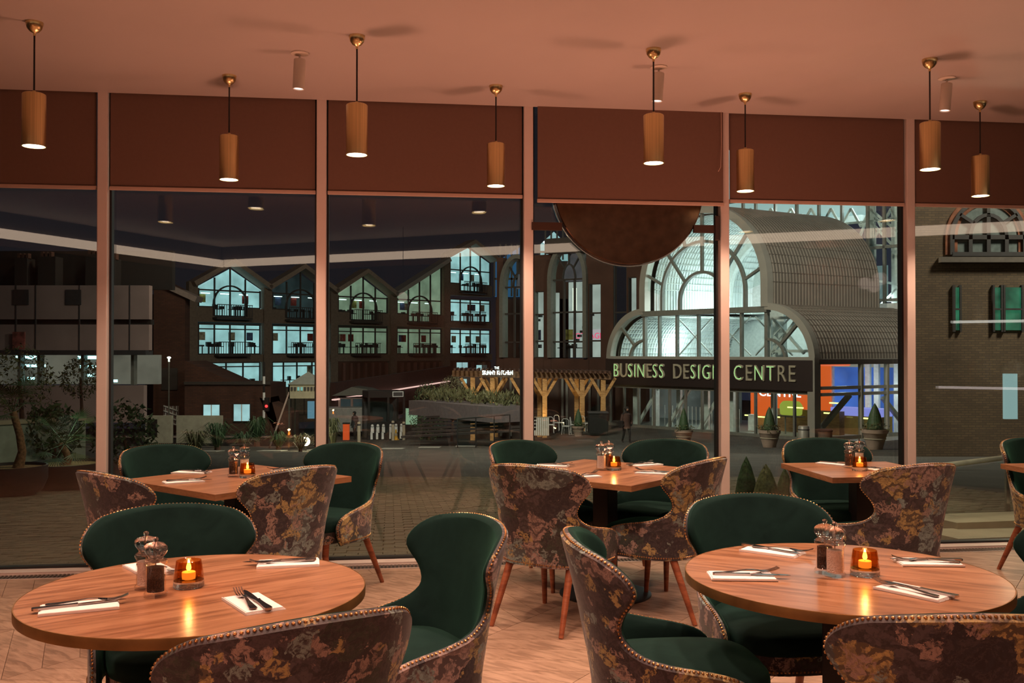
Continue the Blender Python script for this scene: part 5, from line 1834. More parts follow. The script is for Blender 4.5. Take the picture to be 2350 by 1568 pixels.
# piers of cladding between the windows, and the wall above
edges = sorted([(a, b) for a, b, _, _ in wA] + [(a, b) for a, b, _ in wR])
prev = sA(1142)
for a, b in edges + [(sA(1484), None)]:
    if a - prev > 0.05: MB().box(prev, a, -0.1, 0.4, -3.5, 8.0).build('cladding_pier', MT['brown'], ah)
    if b: prev = b
MB().box(sA(1142), sA(1484), -0.05, 0.4, -3.5, ZB2 - 0.05).build('lower_wall', MT['brown'], ah)
for a, b, zt_ in wR:
    MB().box(a, b, -0.1, 0.4, zt_, 8.0).build('cladding_panel', MT['brown'], ah)
    window_row(a, b, ZB2, zt_, (), ah, 4.0)
    MB().box(a, b, -.05, .07, 2.15, 2.25).build('frame_bar', MT['frame'], ah)
    MB().box(a, b, 1.8, 1.9, ZB2, zt_).build('room_glow', MT['whiteroom'], ah)
for a, b, _, zt_ in wA:
    c = (a + b) / 2; r_ = (b - a) / 2
    zs_ = zt_ - r_ * 1.65
    pts = [(b, ZB2)] + [(c + r_ * math.cos(PI * i / 20), zs_ + r_ * 1.65 * math.sin(PI * i / 20)) for i in range(21)] + [(a, ZB2)]
    MB().strip(pts, 0.28, -0.35, 0.3).build('arch_rim', MT['framegrey'], ah)
    MB().prism(pts, 0.0, 0.015).build('pane', MT['farpane'], ah)
    for z in (zs_, 4.1, 2.15):
        MB().box(a, b, -0.06, 0.08, z - .05, z + .05).build('frame_bar', MT['frame'], ah)
    for x in (a + (b - a) * .36, a + (b - a) * .66):
        MB().box(x - .06, x + .06, -0.06, 0.08, ZB2, zs_).build('frame_bar', MT['frame'], ah)
    MB().strip([(c + r_ * .36 * math.cos(PI * i / 10), zs_ + r_ * .75 * math.sin(PI * i / 10)) for i in range(11)], 0.09, -0.06, 0.08).build('ring_bar', MT['frame'], ah)
    for an in (48, 90, 132):
        MB().strip([(c + r_ * .36 * math.cos(R(an)), zs_ + r_ * .75 * math.sin(R(an))), (c + r_ * math.cos(R(an)), zs_ + r_ * 1.62 * math.sin(R(an)))], 0.08, -0.06, 0.08).build('spoke', MT['frame'], ah)
    MB().prism([(x, min(z, zs_)) for x, z in pts], 2.2, 2.3).build('room_glow', MT['whiteroom'], ah)
    MB().prism([(x, max(z, zs_)) for x, z in pts[1:-1]], 1.6, 1.7).build('vault_wall', emit('dim_vault', (0.40, 0.36, 0.38), 0.22, noisy=0.3), ah)
    MB().box(a + (b - a) * .38, a + (b - a) * .48, 1.0, 1.1, zs_ - 2.0, zs_ - 0.5).build('wall_lamp', emit('uplit_panel', (1.0, 1.0, 0.82), 1.3), ah)
    for q in range(7):
        MB().box(a + (b - a) * (.40 + q * 0.07), a + (b - a) * (.47 + q * 0.07), 1.2, 1.5, 2.2 + q * 0.28, 2.36 + q * 0.28).build('stair_tread', MT['darkgrey'], ah)
    clutter(a, b, ZB2, 5, ah)
MB().box(sA(1320), sA(1347), 1.9, 2.0, 2.2, 3.0).build('pink_banner', emit('banner_white', (0.85, 0.75, 0.78), 0.6), ah)
text('banner_letters', 'COTTAGE', 0.55, emit('pink_letters', (1.0, 0.06, 0.18), 1.2), ah, (sA(1344) - 1.0, 1.85, 2.55), ext=0.01)
MB().box(sA(1262), sA(1480), -0.5, 0.4, 8.0, 9.0).build('roof_edge', MT['frame'], ah)
MB().box(sA(1260), sA(1384), -0.03, 0.0, -0.05, 0.75).build('pink_lit_shelf', emit('pink_bar_light', (0.55, 0.10, 0.28), 0.16, noisy=0.9, scale=2), ah)
# blue glass gable beyond, above the arched hall
gb = empty('glass_gable', (0, 0, 0), label='cyan lit glass gable above the dark brown hall', cat='building')
Yg = 78
for p0, p1, pa, y0, ye, ya, mt_ in ((1135, 1200, 1200, 680, 600, 560, 'blueglass'), (1238, 1305, 1272, 596, 560, 528, 'cyanroom')):
    if mt_ == 'blueglass': MT[mt_] = emit('blue_gable_room', (0.05, 0.20, 0.42), 0.40)
    a, b, c = atY(p0, 0, Yg).x, atY(p1, 0, Yg).x, atY(pa, 0, Yg).x
    pts = [(a, wz(y0, Yg)), (b, wz(y0, Yg)), (b, wz(ye if pa != p1 else ya, Yg)), (c, wz(ya, Yg)), (a, wz(ye, Yg))]
    MB().prism(pts, Yg + 1, Yg + 1.1).build('room_glow', MT[mt_], gb)
    for i in range(6):
        x = a + (b - a) * i / 5
        MB().box(x - .07, x + .07, Yg, Yg + .1, wz(y0, Yg), wz(ya if i not in (0, 5) else ye, Yg)).build('frame_bar', MT['frame'], gb)
    MB().box(a, b, Yg, Yg + .1, wz((y0 + ye) / 2, Yg) - .08, wz((y0 + ye) / 2, Yg) + .08).build('frame_bar', MT['frame'], gb)
MB().box(atY(1137, 0, Yg).x, atY(1305, 0, Yg).x, Yg + 1.3, Yg + 2, -5, wz(684, Yg)).build('lower_wall', MT['brown'], gb)
MB().box(atY(1236, 0, Yg).x, atY(1306, 0, Yg).x, Yg + 1.3, Yg + 2, -5, wz(597, Yg)).build('lower_wall', MT['brown'], gb)
for q in range(3):
    p = atY(1248 + q * 17, 552, Yg); p2 = atY(1262 + q * 17, 566, Yg)
    MB().bar((p.x, Yg + .8, p.z), (p2.x, Yg + .8, p2.z), 0.12).build('strip_light', MT['striplight'], gb)

# ================================================================== PERGOLA AND RESTAURANT SIGN
pg = empty('timber_pergola', (0, 0, 0), label='oak pergola with braced posts lit from below', cat='pergola')
Yp = 55
L0, L1 = atY(1040, 857, Yp), atY(1402, 864, Yp - 2)
MB().bar(L0, L1, 0.4, 0.35).build('beam', wood('pergola_beam', (0.14, 0.075, 0.035), (0.2, 0.11, 0.05), (0.25, 0.14, 0.07), 1, 1, .7), pg)
MB().bar(L0 + Vector((0, 2.5, 0)), L1 + Vector((0, 2.5, 0)), 0.4, 0.3).build('beam', MT['brown'], pg)
for i in range(34):
    p = L0.lerp(L1, (i + .5) / 34)
    MB().box(-0.05, 0.05, -0.8, 3.0, 0.16, 0.30).build('rafter', MT['brown'], pg, (p.x, p.y, p.z))
for px, dy in ((1085, 0), (1130, 0), (1138, 2.5), (1238, 2.5), (1250, 0), (1323, 2.5), (1336, 0), (1384, 0), (1200, 0)):
    p = atY(px, 866, Yp - (px - 1040) / 181 + dy)
    ps = empty('post_frame', (p.x, p.y, 0), parent=pg)
    MB().box(-0.13, 0.13, -0.13, 0.13, -3.6, p.z).build('post', MT['timber'], ps)
    for s in (-1, 1):
        MB().strip([(s * 0.08, p.z - 1.05), (s * 0.35, p.z - .6), (s * 0.68, p.z - .04)], 0.16, -0.08, 0.08).build('brace', MT['timber'], ps)
for px in (1100, 1230, 1300, 1370):
    p = atY(px, 985, Yp - 1.0)
    light('SPOT', 'pergola_uplight', (p.x, p.y - 0.6, -2.7), 130, (1.0, 0.66, 0.30), 0.1, (R(170), 0, 0), spot=110)
sg = empty('restaurant_sign', (0, 0, 0), label='illuminated white letter sign standing on the pergola beam', cat='sign')
p = atY(1142, 856, Yp - 1.2); q = atY(1140, 845, Yp - 1.2)
text('lettering', 'SKINNY KITCHEN', 0.34, MT['signwhite'], sg, p, ext=0.03, sx=0.64, off=0.008)
text('lettering', 'THE', 0.22, MT['signwhite'], sg, q, ext=0.03, sx=0.7)
MB().box(p.x - .82, p.x + .82, p.y + .05, p.y + .09, p.z - .19, p.z - .15).build('backing', MT['dark'], sg)
# restaurant behind the pergola: dim glass front
rf = empty('dark_restaurant', (0, 0, 0), label='dark restaurant front with pale posts under the pergola', cat='building')
a, b = atY(1050, 0, 60).x, atY(1405, 0, 60).x
MB().box(a, b, 60, 60.3, -4, 0.2).build('back_wall', plain('restaurant_back', (0.06, 0.04, 0.03), 0.8, var=.5, scale=.6), rf)
for px in (1150, 1172, 1218, 1290, 1300, 1352, 1372):
    x = atY(px, 0, 59.8).x
    MB().box(x - .07, x + .07, 59.7, 59.85, -3.8, 0.0).build('frame_post', MT['framegrey'], rf)
for px, y0, y1, mt_ in ((1049, 832, 857, 'cyanroom'), (1062, 832, 857, 'cyanroom'), (1094, 838, 856, 'cyanroom'), (1106, 838, 856, 'dimroom'), (1060, 870, 880, 'cyanroom')):
    x = atY(px, 0, 60).x
    MB().box(x, x + .33, 59.8, 59.9, wz(y1, 60), wz(y0, 60)).build('lit_pane', MT[mt_], rf)
# cafe chairs
for i, (px, Y) in enumerate(((1262, 52), (1283, 53.5), (1318, 52), (1345, 53), (1300, 51))):
    g = G(px, Y)
    c = empty('cafe_chair', (g.x, g.y, -2.95), R(40 * i), label=('white cafe chair under the pergola, %s' % ('nearest the ribbed box', 'beside the first oak post', 'between the two oak posts', 'nearest the bins', 'in front of the others')[i]), cat='chair', group='white cafe chairs under the pergola')
    MB().box(-.2, .2, -.2, .2, .44, .47).build('seat', MT['white'], c)
    for sx, sy in ((-1, -1), (1, -1), (-1, 1), (1, 1)): MB().tube([(sx * .18, sy * .18, .45), (sx * .21, sy * .21, 0)], .014, 5).build('leg', MT['white'], c)
    MB().tube([(-.19, .19, .45), (-.19, .22, .78), (-.1, .23, .86), (.1, .23, .86), (.19, .22, .78), (.19, .19, .45)], .014, 5).build('back', MT['white'], c)
g = G(1240, 50)
rbx = empty('ribbed_planter', (g.x, g.y, -2.9), label='white ribbed box at the left end of the cafe seating', cat='planter')
MB().box(-.45, .45, -.3, .3, 0, .95).build('box', MT['stone'], rbx)
for i in range(9): MB().box(-.43 + i * .1, -.38 + i * .1, -.34, -.3, .02, .93).build('slat', MT['white'], rbx)
g = G(1372, 50)
db = empty('service_bin', (g.x, g.y, -2.9), label='square black wheeled bin beside the entrance doors', cat='bin')
MB().box(-.5, .5, -.4, .4, .08, 1.15).build('body', MT['dark'], db, bevel=.04)
MB().box(-.54, .54, -.45, .42, 1.15, 1.25).build('lid', MT['darkgrey'], db, bevel=.03)
# raised planting bed, steps and rail
pb = empty('raised_planter', (0, 0, 0), label='long grey raised planter full of low shrubs before the pergola', cat='planter')
a, b = atY(1019, 917, 50), atY(1222, 931, 42)
a2, b2 = atY(1019, 949, 50), atY(1222, 967, 42)
n = Vector((b.y - a.y, -(b.x - a.x), 0)).normalized() * -2.0
m_ = MB()
m_.add([a2, b2, b, a, a2 - n, b2 - n, b - n, a - n], [(0, 1, 2, 3), (3, 2, 6, 7), (0, 4, 5, 1), (0, 3, 7, 4), (1, 5, 6, 2), (4, 7, 6, 5)])
m_.build('trough', plain('planter_grey', (0.15, 0.135, 0.14), 0.8), pb)
rnd = random.Random(9)
shr = MB()
for i in range(1500):
    t = rnd.random(); p = a.lerp(b, t) - n * rnd.uniform(0, 0.8)
    p.z += rnd.uniform(0, 0.35) + 0.25 * max(0, math.sin(t * 25))
    u = Vector((rnd.uniform(-1, 1), rnd.uniform(-1, 1), rnd.uniform(-1, 1))) * .05
    v_ = Vector((rnd.uniform(-1, 1) * .5, rnd.uniform(-1, 1) * .5, rnd.uniform(0.3, 1))) * .28
    shr.add([p - u, p + u, p + v_], [(0, 1, 2)])
shr.build('shrub_leaves', MT['leaf2'], pb, kind='stuff')
light('POINT', 'planter_lamp', (atY(1110, 900, 45) + Vector((0, -1, 1.2))), 25, (1, .75, .45), .2)
for i in range(6):
    z = -3.9 + i * .16
    p0, p1 = atY(935, 1001 - i * 8, 47 + i * .3), atY(1196, 985 - i * 8, 43 + i * .5)
    MB().bar((p0.x, p0.y, p0.z), (p1.x, p1.y, p1.z), .5, .12).build('step', plain('step_dark', (0.03, 0.028, 0.026), .8), None) if False else None
stp = empty('garden_steps', (0, 0, 0), label='dark steps with pale nosings in front of the grey planter', cat='steps')
for i in range(6):
    p0, p1 = atY(930 + i * 12, 1002 - i * 9, 44 + i * .5), atY(1222, 986 - i * 8, 41 + i * .4)
    MB().bar(p0, p1, .7, .10).build('step', plain('step_dark', (0.028, 0.025, 0.023), .8), stp)
    MB().bar(p0 + Vector((0, -.36, .05)), p1 + Vector((0, -.36, .05)), .05, .03).build('nosing', MT['concrete'], stp)
rl = empty('step_railing', (0, 0, 0), label='thin black handrail beside the garden steps', cat='railing')
p0, p1 = atY(1050, 962, 40), atY(1170, 952, 40)
MB().tube([p0, p1], .03, 6).build('rail', MT['dark'], rl)
for t in (0, .35, .7, 1):
    p = p0.lerp(p1, t); MB().tube([p, (p.x, p.y, ground(p.x, p.y))], .025, 6).build('post', MT['dark'], rl)


# ================================================================== SMALL THINGS ON THE STREET
def put(name, px, Y, label, cat, rz=0, group=None):
    g = G(px, Y)
    return empty(name, (g.x, g.y, g.z), rz, label=label, cat=cat, group=group)


# kiosk
k = put('guard_booth', 880, 57, 'black guard booth with glass sides and white figures on its panels', 'booth', R(20))
MB().box(-1.1, 1.1, -.9, .9, 2.55, 2.95).build('roof', MT['dark'], k, bevel=.03)
for x, y in ((-1.05, -.85), (1.05, -.85), (0.1, -.86), (-1.05, .85), (1.05, .85)): MB().box(x - .06, x + .06, y - .05, y + .05, 0, 2.6).build('post', MT['dark'], k)
MB().box(-1.0, 0.05, -.88, -.84, .1, 1.15).build('panel', MT['dark'], k)
MB().box(0.15, 1.0, -.88, -.84, .1, 1.15).build('panel', MT['dark'], k)
fig = MB()
for i in range(6):
    x = -.85 + i * .33 + (.1 if i > 2 else 0)
    fig.box(x - .11, x + .02, -.9, -.885, .12, .55).ball((x, -.89, .92), .09, 8).box(x - .09, x + .09, -.9, -.885, .5, .86)
fig.build('figure_print', MT['white'], k, kind='stuff')
for x0, x1 in ((-1.0, 0.05), (.15, 1.0)): MB().box(x0, x1, -.86, -.85, 1.2, 2.5).build('pane', MT['farpane'], k)
MB().box(-1.0, 1.0, .8, .84, .1, 2.5).build('back_panel', MT['darkgrey'], k)
MB().box(.35, 1.0, -.93, -.9, 2.6, 2.92).build('parking_sign', MT['white'], k)
MB().box(.39, .96, -.94, -.93, 2.64, 2.88).build('sign_face', MT['darkgrey'], k)
v = put('van', 806, 70, 'pale grey delivery van standing behind the black booth', 'van', R(6))
MB().prism([(-2.2, .4), (1.7, .4), (2.1, .6), (2.1, 1.2), (1.6, 1.9), (1.2, 2.15), (-2.1, 2.15), (-2.2, 2.0)], -.9, .9).build('body', plain('van_paint', (0.34, 0.35, 0.33), .35), v, bevel=.05)
for x in (-1.4, 1.3): MB().tube([(x, -.95, .36), (x, -.7, .36)], .36, 16).build('wheel', MT['dark'], v)
MB().prism([(1.05, 1.25), (1.85, 1.25), (1.5, 1.85), (1.05, 1.9)], -.92, -.88).build('side_window', MT['dark'], v)
pav = empty('low_pavilion', (0, 0, 0), label='low pavilion with hipped roof behind the van', cat='building')
a, b = atY(778, 0, 72).x, atY(862, 0, 72).x
MB().box(a, b, 72, 74, -6, wz(913, 72)).build('wall', MT['concrete'], pav)
MB().prism([(a - .4, wz(908, 72)), (b + .6, wz(906, 72)), (b - .6, wz(893, 72)), ((a + b) / 2 - .3, wz(888, 72))], 71.5, 75).build('roof', MT['framegrey'], pav)
for i in range(3):
    x = a + .2 + i * .95
    MB().box(x, x + .75, 71.9, 71.98, wz(955, 72), wz(916, 72)).build('pane', MT['dimroom'], pav)
o = put('orange_bin', 795, 56, 'orange box bin standing left of the pale bollards', 'bin')
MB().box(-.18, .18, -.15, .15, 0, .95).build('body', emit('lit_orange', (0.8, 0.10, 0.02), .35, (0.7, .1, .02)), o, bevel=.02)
MB().box(-.2, .2, -.17, .17, .95, 1.02).build('lid', MT['dark'], o)
for i, (px, Y, h) in enumerate(((824, 48, 1.05), (902, 55, 1.1), (927, 56, 1.05))):
    bo = put('bollard', px, Y, ('pale bollard standing right of the dark walking figure', 'pale bollard in front of the black booth', 'pale bollard at the right of the black booth')[i], 'bollard', group='pale bollards by the booth')
    MB().lathe([(0, 0), (.085, 0), (.085, h), (.06, h + .03), (0, h + .04)], 14).build('shaft', MT['stone'], bo, smooth=True)
    MB().lathe([(.087, h * .85), (.09, h * .86), (.09, h * .92), (.087, h * .93)], 14, cap=False).build('band', MT['darkgrey'], bo, smooth=True)
cn = put('traffic_cone', 909, 56, 'small yellow traffic cone by the black booth', 'cone')
MB().lathe([(0, 0), (.2, 0), (.2, .04), (.12, .05), (.04, .62), (0, .63)], 14).build('body', plain('cone_yellow', (.65, .38, .03), .5), cn, smooth=True)
MB().lathe([(.098, .25), (.102, .26), (.08, .40), (.076, .41)], 14, cap=False).build('band', MT['stone'], cn, smooth=True)
ad = put('poster_stand', 945, 62, 'pale green lit poster stand right of the booth', 'poster stand')
MB().box(-.42, .42, -.08, .08, .3, 2.0).build('frame', MT['dark'], ad)
MB().box(-.38, .38, -.1, -.081, .9, 1.95).build('poster', emit('green_poster', (.42, .68, .42), .5), ad)
MB().strip([(-.2, 1.5), (-.1, 1.62), (.15, 1.58), (.28, 1.68)], .05, -.11, -.101).build('print_stroke', MT['dark'], ad)
cr = put('parked_car', 962, 64, 'dark car with red tail lights right of the booth', 'car', R(-15))
MB().prism([(-2, .3), (2, .3), (2.1, .7), (1.2, .85), (.7, 1.35), (-1, 1.4), (-1.7, .95), (-2.05, .9)], -.85, .85).build('body', plain('car_paint', (.02, .022, .025), .25, .3), cr, bevel=.06)
for x in (-1.3, 1.3): MB().tube([(x, -.88, .32), (x, -.7, .32)], .32, 14).build('wheel', MT['dark'], cr)
for x in (-1.95, -1.2): MB().box(x, x + .5, -.9, -.86, .72, .82).build('tail_light', emit('tail_red', (1, .03, .02), 3), cr)
MB().prism([(-1, .92), (.55, .9), (.4, 1.28), (-.8, 1.3)], -.87, -.85).build('side_window', MT['darkgrey'], cr)
# traffic light and striped post
tl = put('traffic_light', 606, 56, 'black and white striped pole with a red traffic light', 'traffic light')
MB().tube([(0, 0, 0), (0, 0, 4.6)], .06, 8).build('pole', MT['dark'], tl)
for z in (1.3, 2.35, 3.3): MB().tube([(0, -.0, z), (0, 0, z + .45)], .075, 8).build('white_band', MT['white'], tl)
MB().box(.06, .3, -.12, .12, 1.7, 2.5).build('signal_head', MT['dark'], tl)
MB().ball((.18, -.14, 2.0), .085, 10).build('red_lamp', emit('red_lamp', (1, .02, .02), 6), tl)
tg = put('traffic_light', 858, 70, 'small green traffic light seen above the black booth counter', 'traffic light')
MB().tube([(0, 0, 0), (0, 0, 3)], .05, 8).build('pole', MT['dark'], tg)
MB().ball((0, -.1, 3.1), .12, 10).build('green_lamp', emit('green_lamp', (.02, 1, .55), 5), tg)
MB().box(-.14, .14, -.02, .1, 2.6, 3.3).build('signal_head', MT['dark'], tg)
sl_ = put('street_lamp', 388, 62, 'slim street lamp with a pale green glow before the brick gable', 'street lamp')
MB().tube([(0, 0, 0), (0, 0, 5.0)], .05, 8).build('pole', MT['framegrey'], sl_)
hz = wz(821, 62) - sl_.location.z
MB().tube([(0, 0, 5.0), (0, 0, hz)], .05, 8).ball((0, 0, hz), .13, 10, sz=.5).build('lamp_head', emit('pale_green_glow', (.85, 1, .75), 12), sl_)
# glass lantern box with planting and bright garden spot
lt = put('glass_lantern', 708, 38, 'tall glass lantern box with lettered top beside the second mullion', 'lantern')
for x, y in ((-.65, -.5), (.65, -.5), (-.65, .5), (.65, .5)): MB().box(x - .03, x + .03, y - .03, y + .03, 0, 2.6).build('post', MT['frame'], lt)
MB().box(-.68, .68, -.53, .53, 2.05, 2.6).build('lettered_band', plain('band_beige', (.34, .31, .22), .7), lt)
for i in range(9): MB().box(-.58 + i * .13, -.50 + i * .13, -.55, -.53, 2.36, 2.5).build('band_lamp', emit('band_cells', (.4, .9, .8), .5) if i in (2, 3) else MT['darkgrey'], lt)
MB().add([(-.72, -.56, 2.6), (.72, -.56, 2.6), (.72, .56, 2.6), (-.72, .56, 2.6), (0, 0, 3.1)], [(0, 1, 4), (1, 2, 4), (2, 3, 4), (3, 0, 4), (3, 2, 1, 0)]).build('pyramid_roof', MT['framegrey'], lt)
MB().box(-.62, .62, -.5, -.49, .05, 2.05).build('pane', MT['farpane'], lt)
MB().bar((-1.4, -.6, .1), (-.65, -.5, 2.3), .06).build('stay', MT['concrete'], lt)
MB().box(-.1, .45, .3, .34, 1.2, 1.9).build('screen', emit('lantern_screen', (.3, .6, .8), .4), lt)
gs = put('garden_spotlight', 702, 36, 'bright garden spotlight glaring among grasses under the glass lantern', 'spotlight')
MB().ball((0, 0, .35), .17, 14).build('lamp_glass', emit('garden_glare', (1, .86, .55), 9), gs)
MB().tube([(0, 0, 0), (0, 0, .25)], .04, 8).build('stake', MT['dark'], gs)
light('POINT', 'garden_spot_light', gs.location + Vector((0, -.4, .6)), 45, (1, .85, .5), .15)


def tuft(name, px, Y, n, h, spread, label, cat='plant', mat=None, group=None, base=0.0, droop=0.4, wd=.02, loc=None):
    g = loc if loc is not None else G(px, Y)
    rnd = random.Random(int(px * 7 + Y))
    t = empty(name, (g.x, g.y, g.z + base), label=label, cat=cat, group=group)
    m_ = MB()
    for i in range(n):
        a = rnd.uniform(0, 2 * PI); r_ = spread * rnd.uniform(.3, 1); hh = h * rnd.uniform(.5, 1)
        p0 = Vector((0, 0, 0)); p1 = Vector((math.cos(a) * r_ * .5, math.sin(a) * r_ * .5, hh * .85)); p2 = Vector((math.cos(a) * r_, math.sin(a) * r_, hh * (1 - droop)))
        u = Vector((-math.sin(a), math.cos(a), 0)) * wd
        m_.add([p0 - u, p0 + u, p1 + u, p1 - u, p2], [(0, 1, 2, 3), (3, 2, 4)])
    m_.build('leaves', mat or MT['leaf'], t, kind='stuff')
    MB().lathe([(0, -.02), (spread * .12, -.02), (spread * .1, h * .2), (0, h * .25)], 8).build('root_clump', MT['brown'], t)
    return t


for i, (px, Y, h, s, mt_) in enumerate(((560, 34, .9, .8, 'leaf'), (500, 36, 1.3, 1.1, 'leaf'), (640, 37, .9, .9, 'leaf'), (690, 35, .8, .6, 'leaf2'), (735, 35, .8, .6, 'leaf2'), (590, 42, 1.6, 1.2, 'leaf'), (450, 30, 1.0, .9, 'leaf2'), (765, 36, 1.5, .5, 'leaf2'))):
    tuft('spiky_grass', px, Y, 90, h, s, 'spiky garden plant %s' % ('before the low brick block, in the middle of the bed', 'under the first lit brick window', 'just left of the glass lantern', 'directly under the glass lantern', 'right of the second mullion by the garden spotlight',
          'tallest, under the second lit brick window', 'at the foot of the brick gable wall', 'tall and feathery, beside the orange bin')[i], mat=MT[mt_], group='spiky plants along the street bed')
bed = put('planting_bed', 560, 43, 'low dark kerbed bed running under the brick block', 'planting bed')
MB().box(-6, 3.2, -.3, .3, -.3, .45).build('kerb', MT['dark'], bed)
MB().box(-5.9, 3.1, -.35, -.3, .40, .47).build('coping', MT['concrete'], bed)


def bush(name, px, Y, r, hz, label, n=900, mat=None, cat='bush', zs=1.0, trunk=True, group=None, leaf=.09):
    g = G(px, Y)
    rnd = random.Random(int(px * 3 + Y))
    t = empty(name, (g.x, g.y, g.z), label=label, cat=cat, group=group)
    m_ = MB()
    for i in range(n):
        d = Vector((rnd.gauss(0, 1), rnd.gauss(0, 1), rnd.gauss(0, 1))).normalized()
        p = Vector((d.x * r, d.y * r, hz + d.z * r * zs)) * 1.0
        p = Vector((p.x * rnd.uniform(.6, 1), p.y * rnd.uniform(.6, 1), hz + (p.z - hz) * rnd.uniform(.6, 1.05)))
        u = Vector((rnd.uniform(-1, 1), rnd.uniform(-1, 1), rnd.uniform(-1, 1))) * leaf * .5
        v_ = Vector((rnd.uniform(-1, 1), rnd.uniform(-1, 1), rnd.uniform(-1, 1))) * leaf * 1.3
        m_.add([p - u, p + u, p + v_], [(0, 1, 2)])
    m_.build('foliage', mat or MT['leaf'], t, kind='stuff')
    if trunk: MB().tube([(0, 0, 0), (.1 * r, 0, hz * .5), (0, 0, hz)], [.07 * r + .03, .05 * r + .02, .03], 8).build('trunk', MT['brown'], t)
    return t


bush('dark_conifer', 985, 55, 1.2, 1.6, 'big dark shrub between the poster stand and the grey planter', 2200, zs=1.5)
bush('olive_bush', 1037, 52, .75, 3.0, 'pale silvery olive bush above the left end of the grey planter', 1400, mat=plain('silver_leaf', (.22, .22, .13), .7), zs=.8, leaf=.05)
# left garden: planters with palms, olive trees, pale wall
wl = empty('garden_wall', (0, 0, 0), label='pale greenish rendered wall behind the palm planters', cat='wall')
a = atY(-60, 0, 18); b = atY(330, 0, 20)
MB().bar((a.x, 18, -1.2), (b.x - 1.0, 19.5, -1.2), .2, 2.6).build('render', plain('pale_render', (.34, .40, .34), .85), wl)
MB().bar((a.x, 18, .12), (b.x - 1.0, 19.5, .12), .28, .08).build('coping', MT['stone'], wl)
cw = put('cream_wall', 500, 40, 'cream panel wall low behind the street plants', 'wall')
MB().box(-3.0, -1.9, -.1, .1, .2, 1.35).build('panel', MT['cream'], cw)
MB().box(-1.7, .2, -.1, .1, .2, 1.35).build('panel', MT['cream'], cw)
MB().box(-2.9, -2.5, -.13, -.1, .5, 1.2).build('dark_notice', MT['dark'], cw)
for i, (px, Y, r_, h) in enumerate(((28, 14.3, .50, .46), (150, 15.6, .62, .45))):
    g = G(px, Y)
    q = empty('bowl_planter', (g.x, g.y, g.z), label=('round dark bowl planter holding the palm with a bare trunk', 'dark bowl planter holding the bushy fan palm')[i], cat='planter', group='dark bowl planters')
    MB().lathe([(0, 0), (r_ * .62, 0), (r_ * .86, h * .2), (r_, h * .55), (r_ * 1.0, h), (r_ * .95, h), (r_ * .93, h * .9), (0, h * .9)], 36).build('bowl', plain('planter_black', (.009, .016, .022), .5), q, smooth=True)
    MB().lathe([(0, h * .91), (r_ * .92, h * .90), (r_ * .92, h * .905), (0, h * .935)], 30).build('gravel', plain('gravel_ochre', (.30, .2, .1), .9, var=.6, scale=60, bmp=.8), q, kind='stuff')
    pt = empty('palm_tree', (g.x + (.1 if i == 0 else 0), g.y, g.z + h * .9), label=('palm with a bare ringed trunk in the first dark bowl', 'bushy low fan palm in the second dark bowl')[i], cat='palm', group='palms in dark bowls')
    hh = .85 if i == 0 else .35
    MB().tube([(0, 0, 0), (.06, 0, hh * .3), (.02, 0, hh * .6), (-.08, 0, hh)], [.085, .06, .055, .05], 12).build('trunk', plain('palm_trunk', (.22, .13, .07), .9, var=.5, scale=25, bmp=1), pt, smooth=True)
    rnd = random.Random(i)
    for k in range(13 if i == 0 else 18):
        an = rnd.uniform(0, 2 * PI); el = rnd.uniform(-.5, 1.0)
        base = Vector((-.08 if i == 0 else 0, 0, hh))
        d = Vector((math.cos(an) * math.cos(el), math.sin(an) * math.cos(el), math.sin(el)))
        tip = base + d * rnd.uniform(.30, .5)
        fr_ = MB().bar(base, tip, .008)
        sdv = d.cross(Vector((0, 0, 1))).normalized(); up_ = sdv.cross(d)
        for j in range(13):
            b_ = -1.2 + 2.4 * j / 12
            e = tip + (d * math.cos(b_) + sdv * math.sin(b_)) * .30 + Vector((0, 0, -.05))
            u = up_.cross(d) * .0 + (sdv * math.cos(b_) - d * math.sin(b_)) * .010
            m1 = tip.lerp(e, .5)
            fr_.add([tip, m1 + u, e, m1 - u], [(0, 1, 2, 3)])
        fr_.build('frond', MT['leaf'] if k % 3 else MT['leaf2'], pt)
light('POINT', 'garden_glow', (G(30, 15.2) + Vector((.6, .5, 1.0))), 7, (.75, 1, .7), .2)
bush('olive_tree', 45, 20, .75, 2.0, 'olive tree in front of the lit shop at the far left', 900, mat=MT['leaf2'], cat='tree', leaf=.06)
bush('olive_tree', 185, 24, .55, 2.2, 'small olive tree left of the first mullion', 800, mat=MT['leaf2'], cat='tree', leaf=.06)
bush('fan_palm_bush', 120, 19, .6, .9, 'dark bushy palm behind the second dark bowl', 900, cat='bush')
bush('fan_palm_bush', 285, 22, .8, .8, 'dark bushy palm just right of the first mullion', 900, cat='bush')
lamp_sign = put('blue_light_box', 75, 30, 'small blue lit box behind the bare trunked palm', 'light box')
MB().box(-.28, .28, -.05, .05, 1.05, 1.12).build('tube', emit('blue_tube', (.35, .4, 1), 2.5), lamp_sign)
MB().box(-.3, .3, .06, .1, .9, 1.2).build('backplate', MT['darkgrey'], lamp_sign)
mg = empty('metal_gate', (0, 0, 0), label='gate of white diagonal bars in the brick gable wall', cat='gate')
p0, p1 = atY(377, 932, 64), atY(410, 976, 64)
for i in range(9):
    x = p0.x + (p1.x - p0.x) * i / 8
    MB().box(x - .03, x + .03, 63.9, 64, p1.z, p0.z).build('bar', MT['white'] if i % 2 else MT['concrete'], mg)
for i in range(4):
    z = p1.z + (p0.z - p1.z) * i / 4
    MB().bar((p0.x, 63.85, z + .35), (p1.x, 63.85, z), .05, .08).build('diagonal_bar', MT['white'], mg)


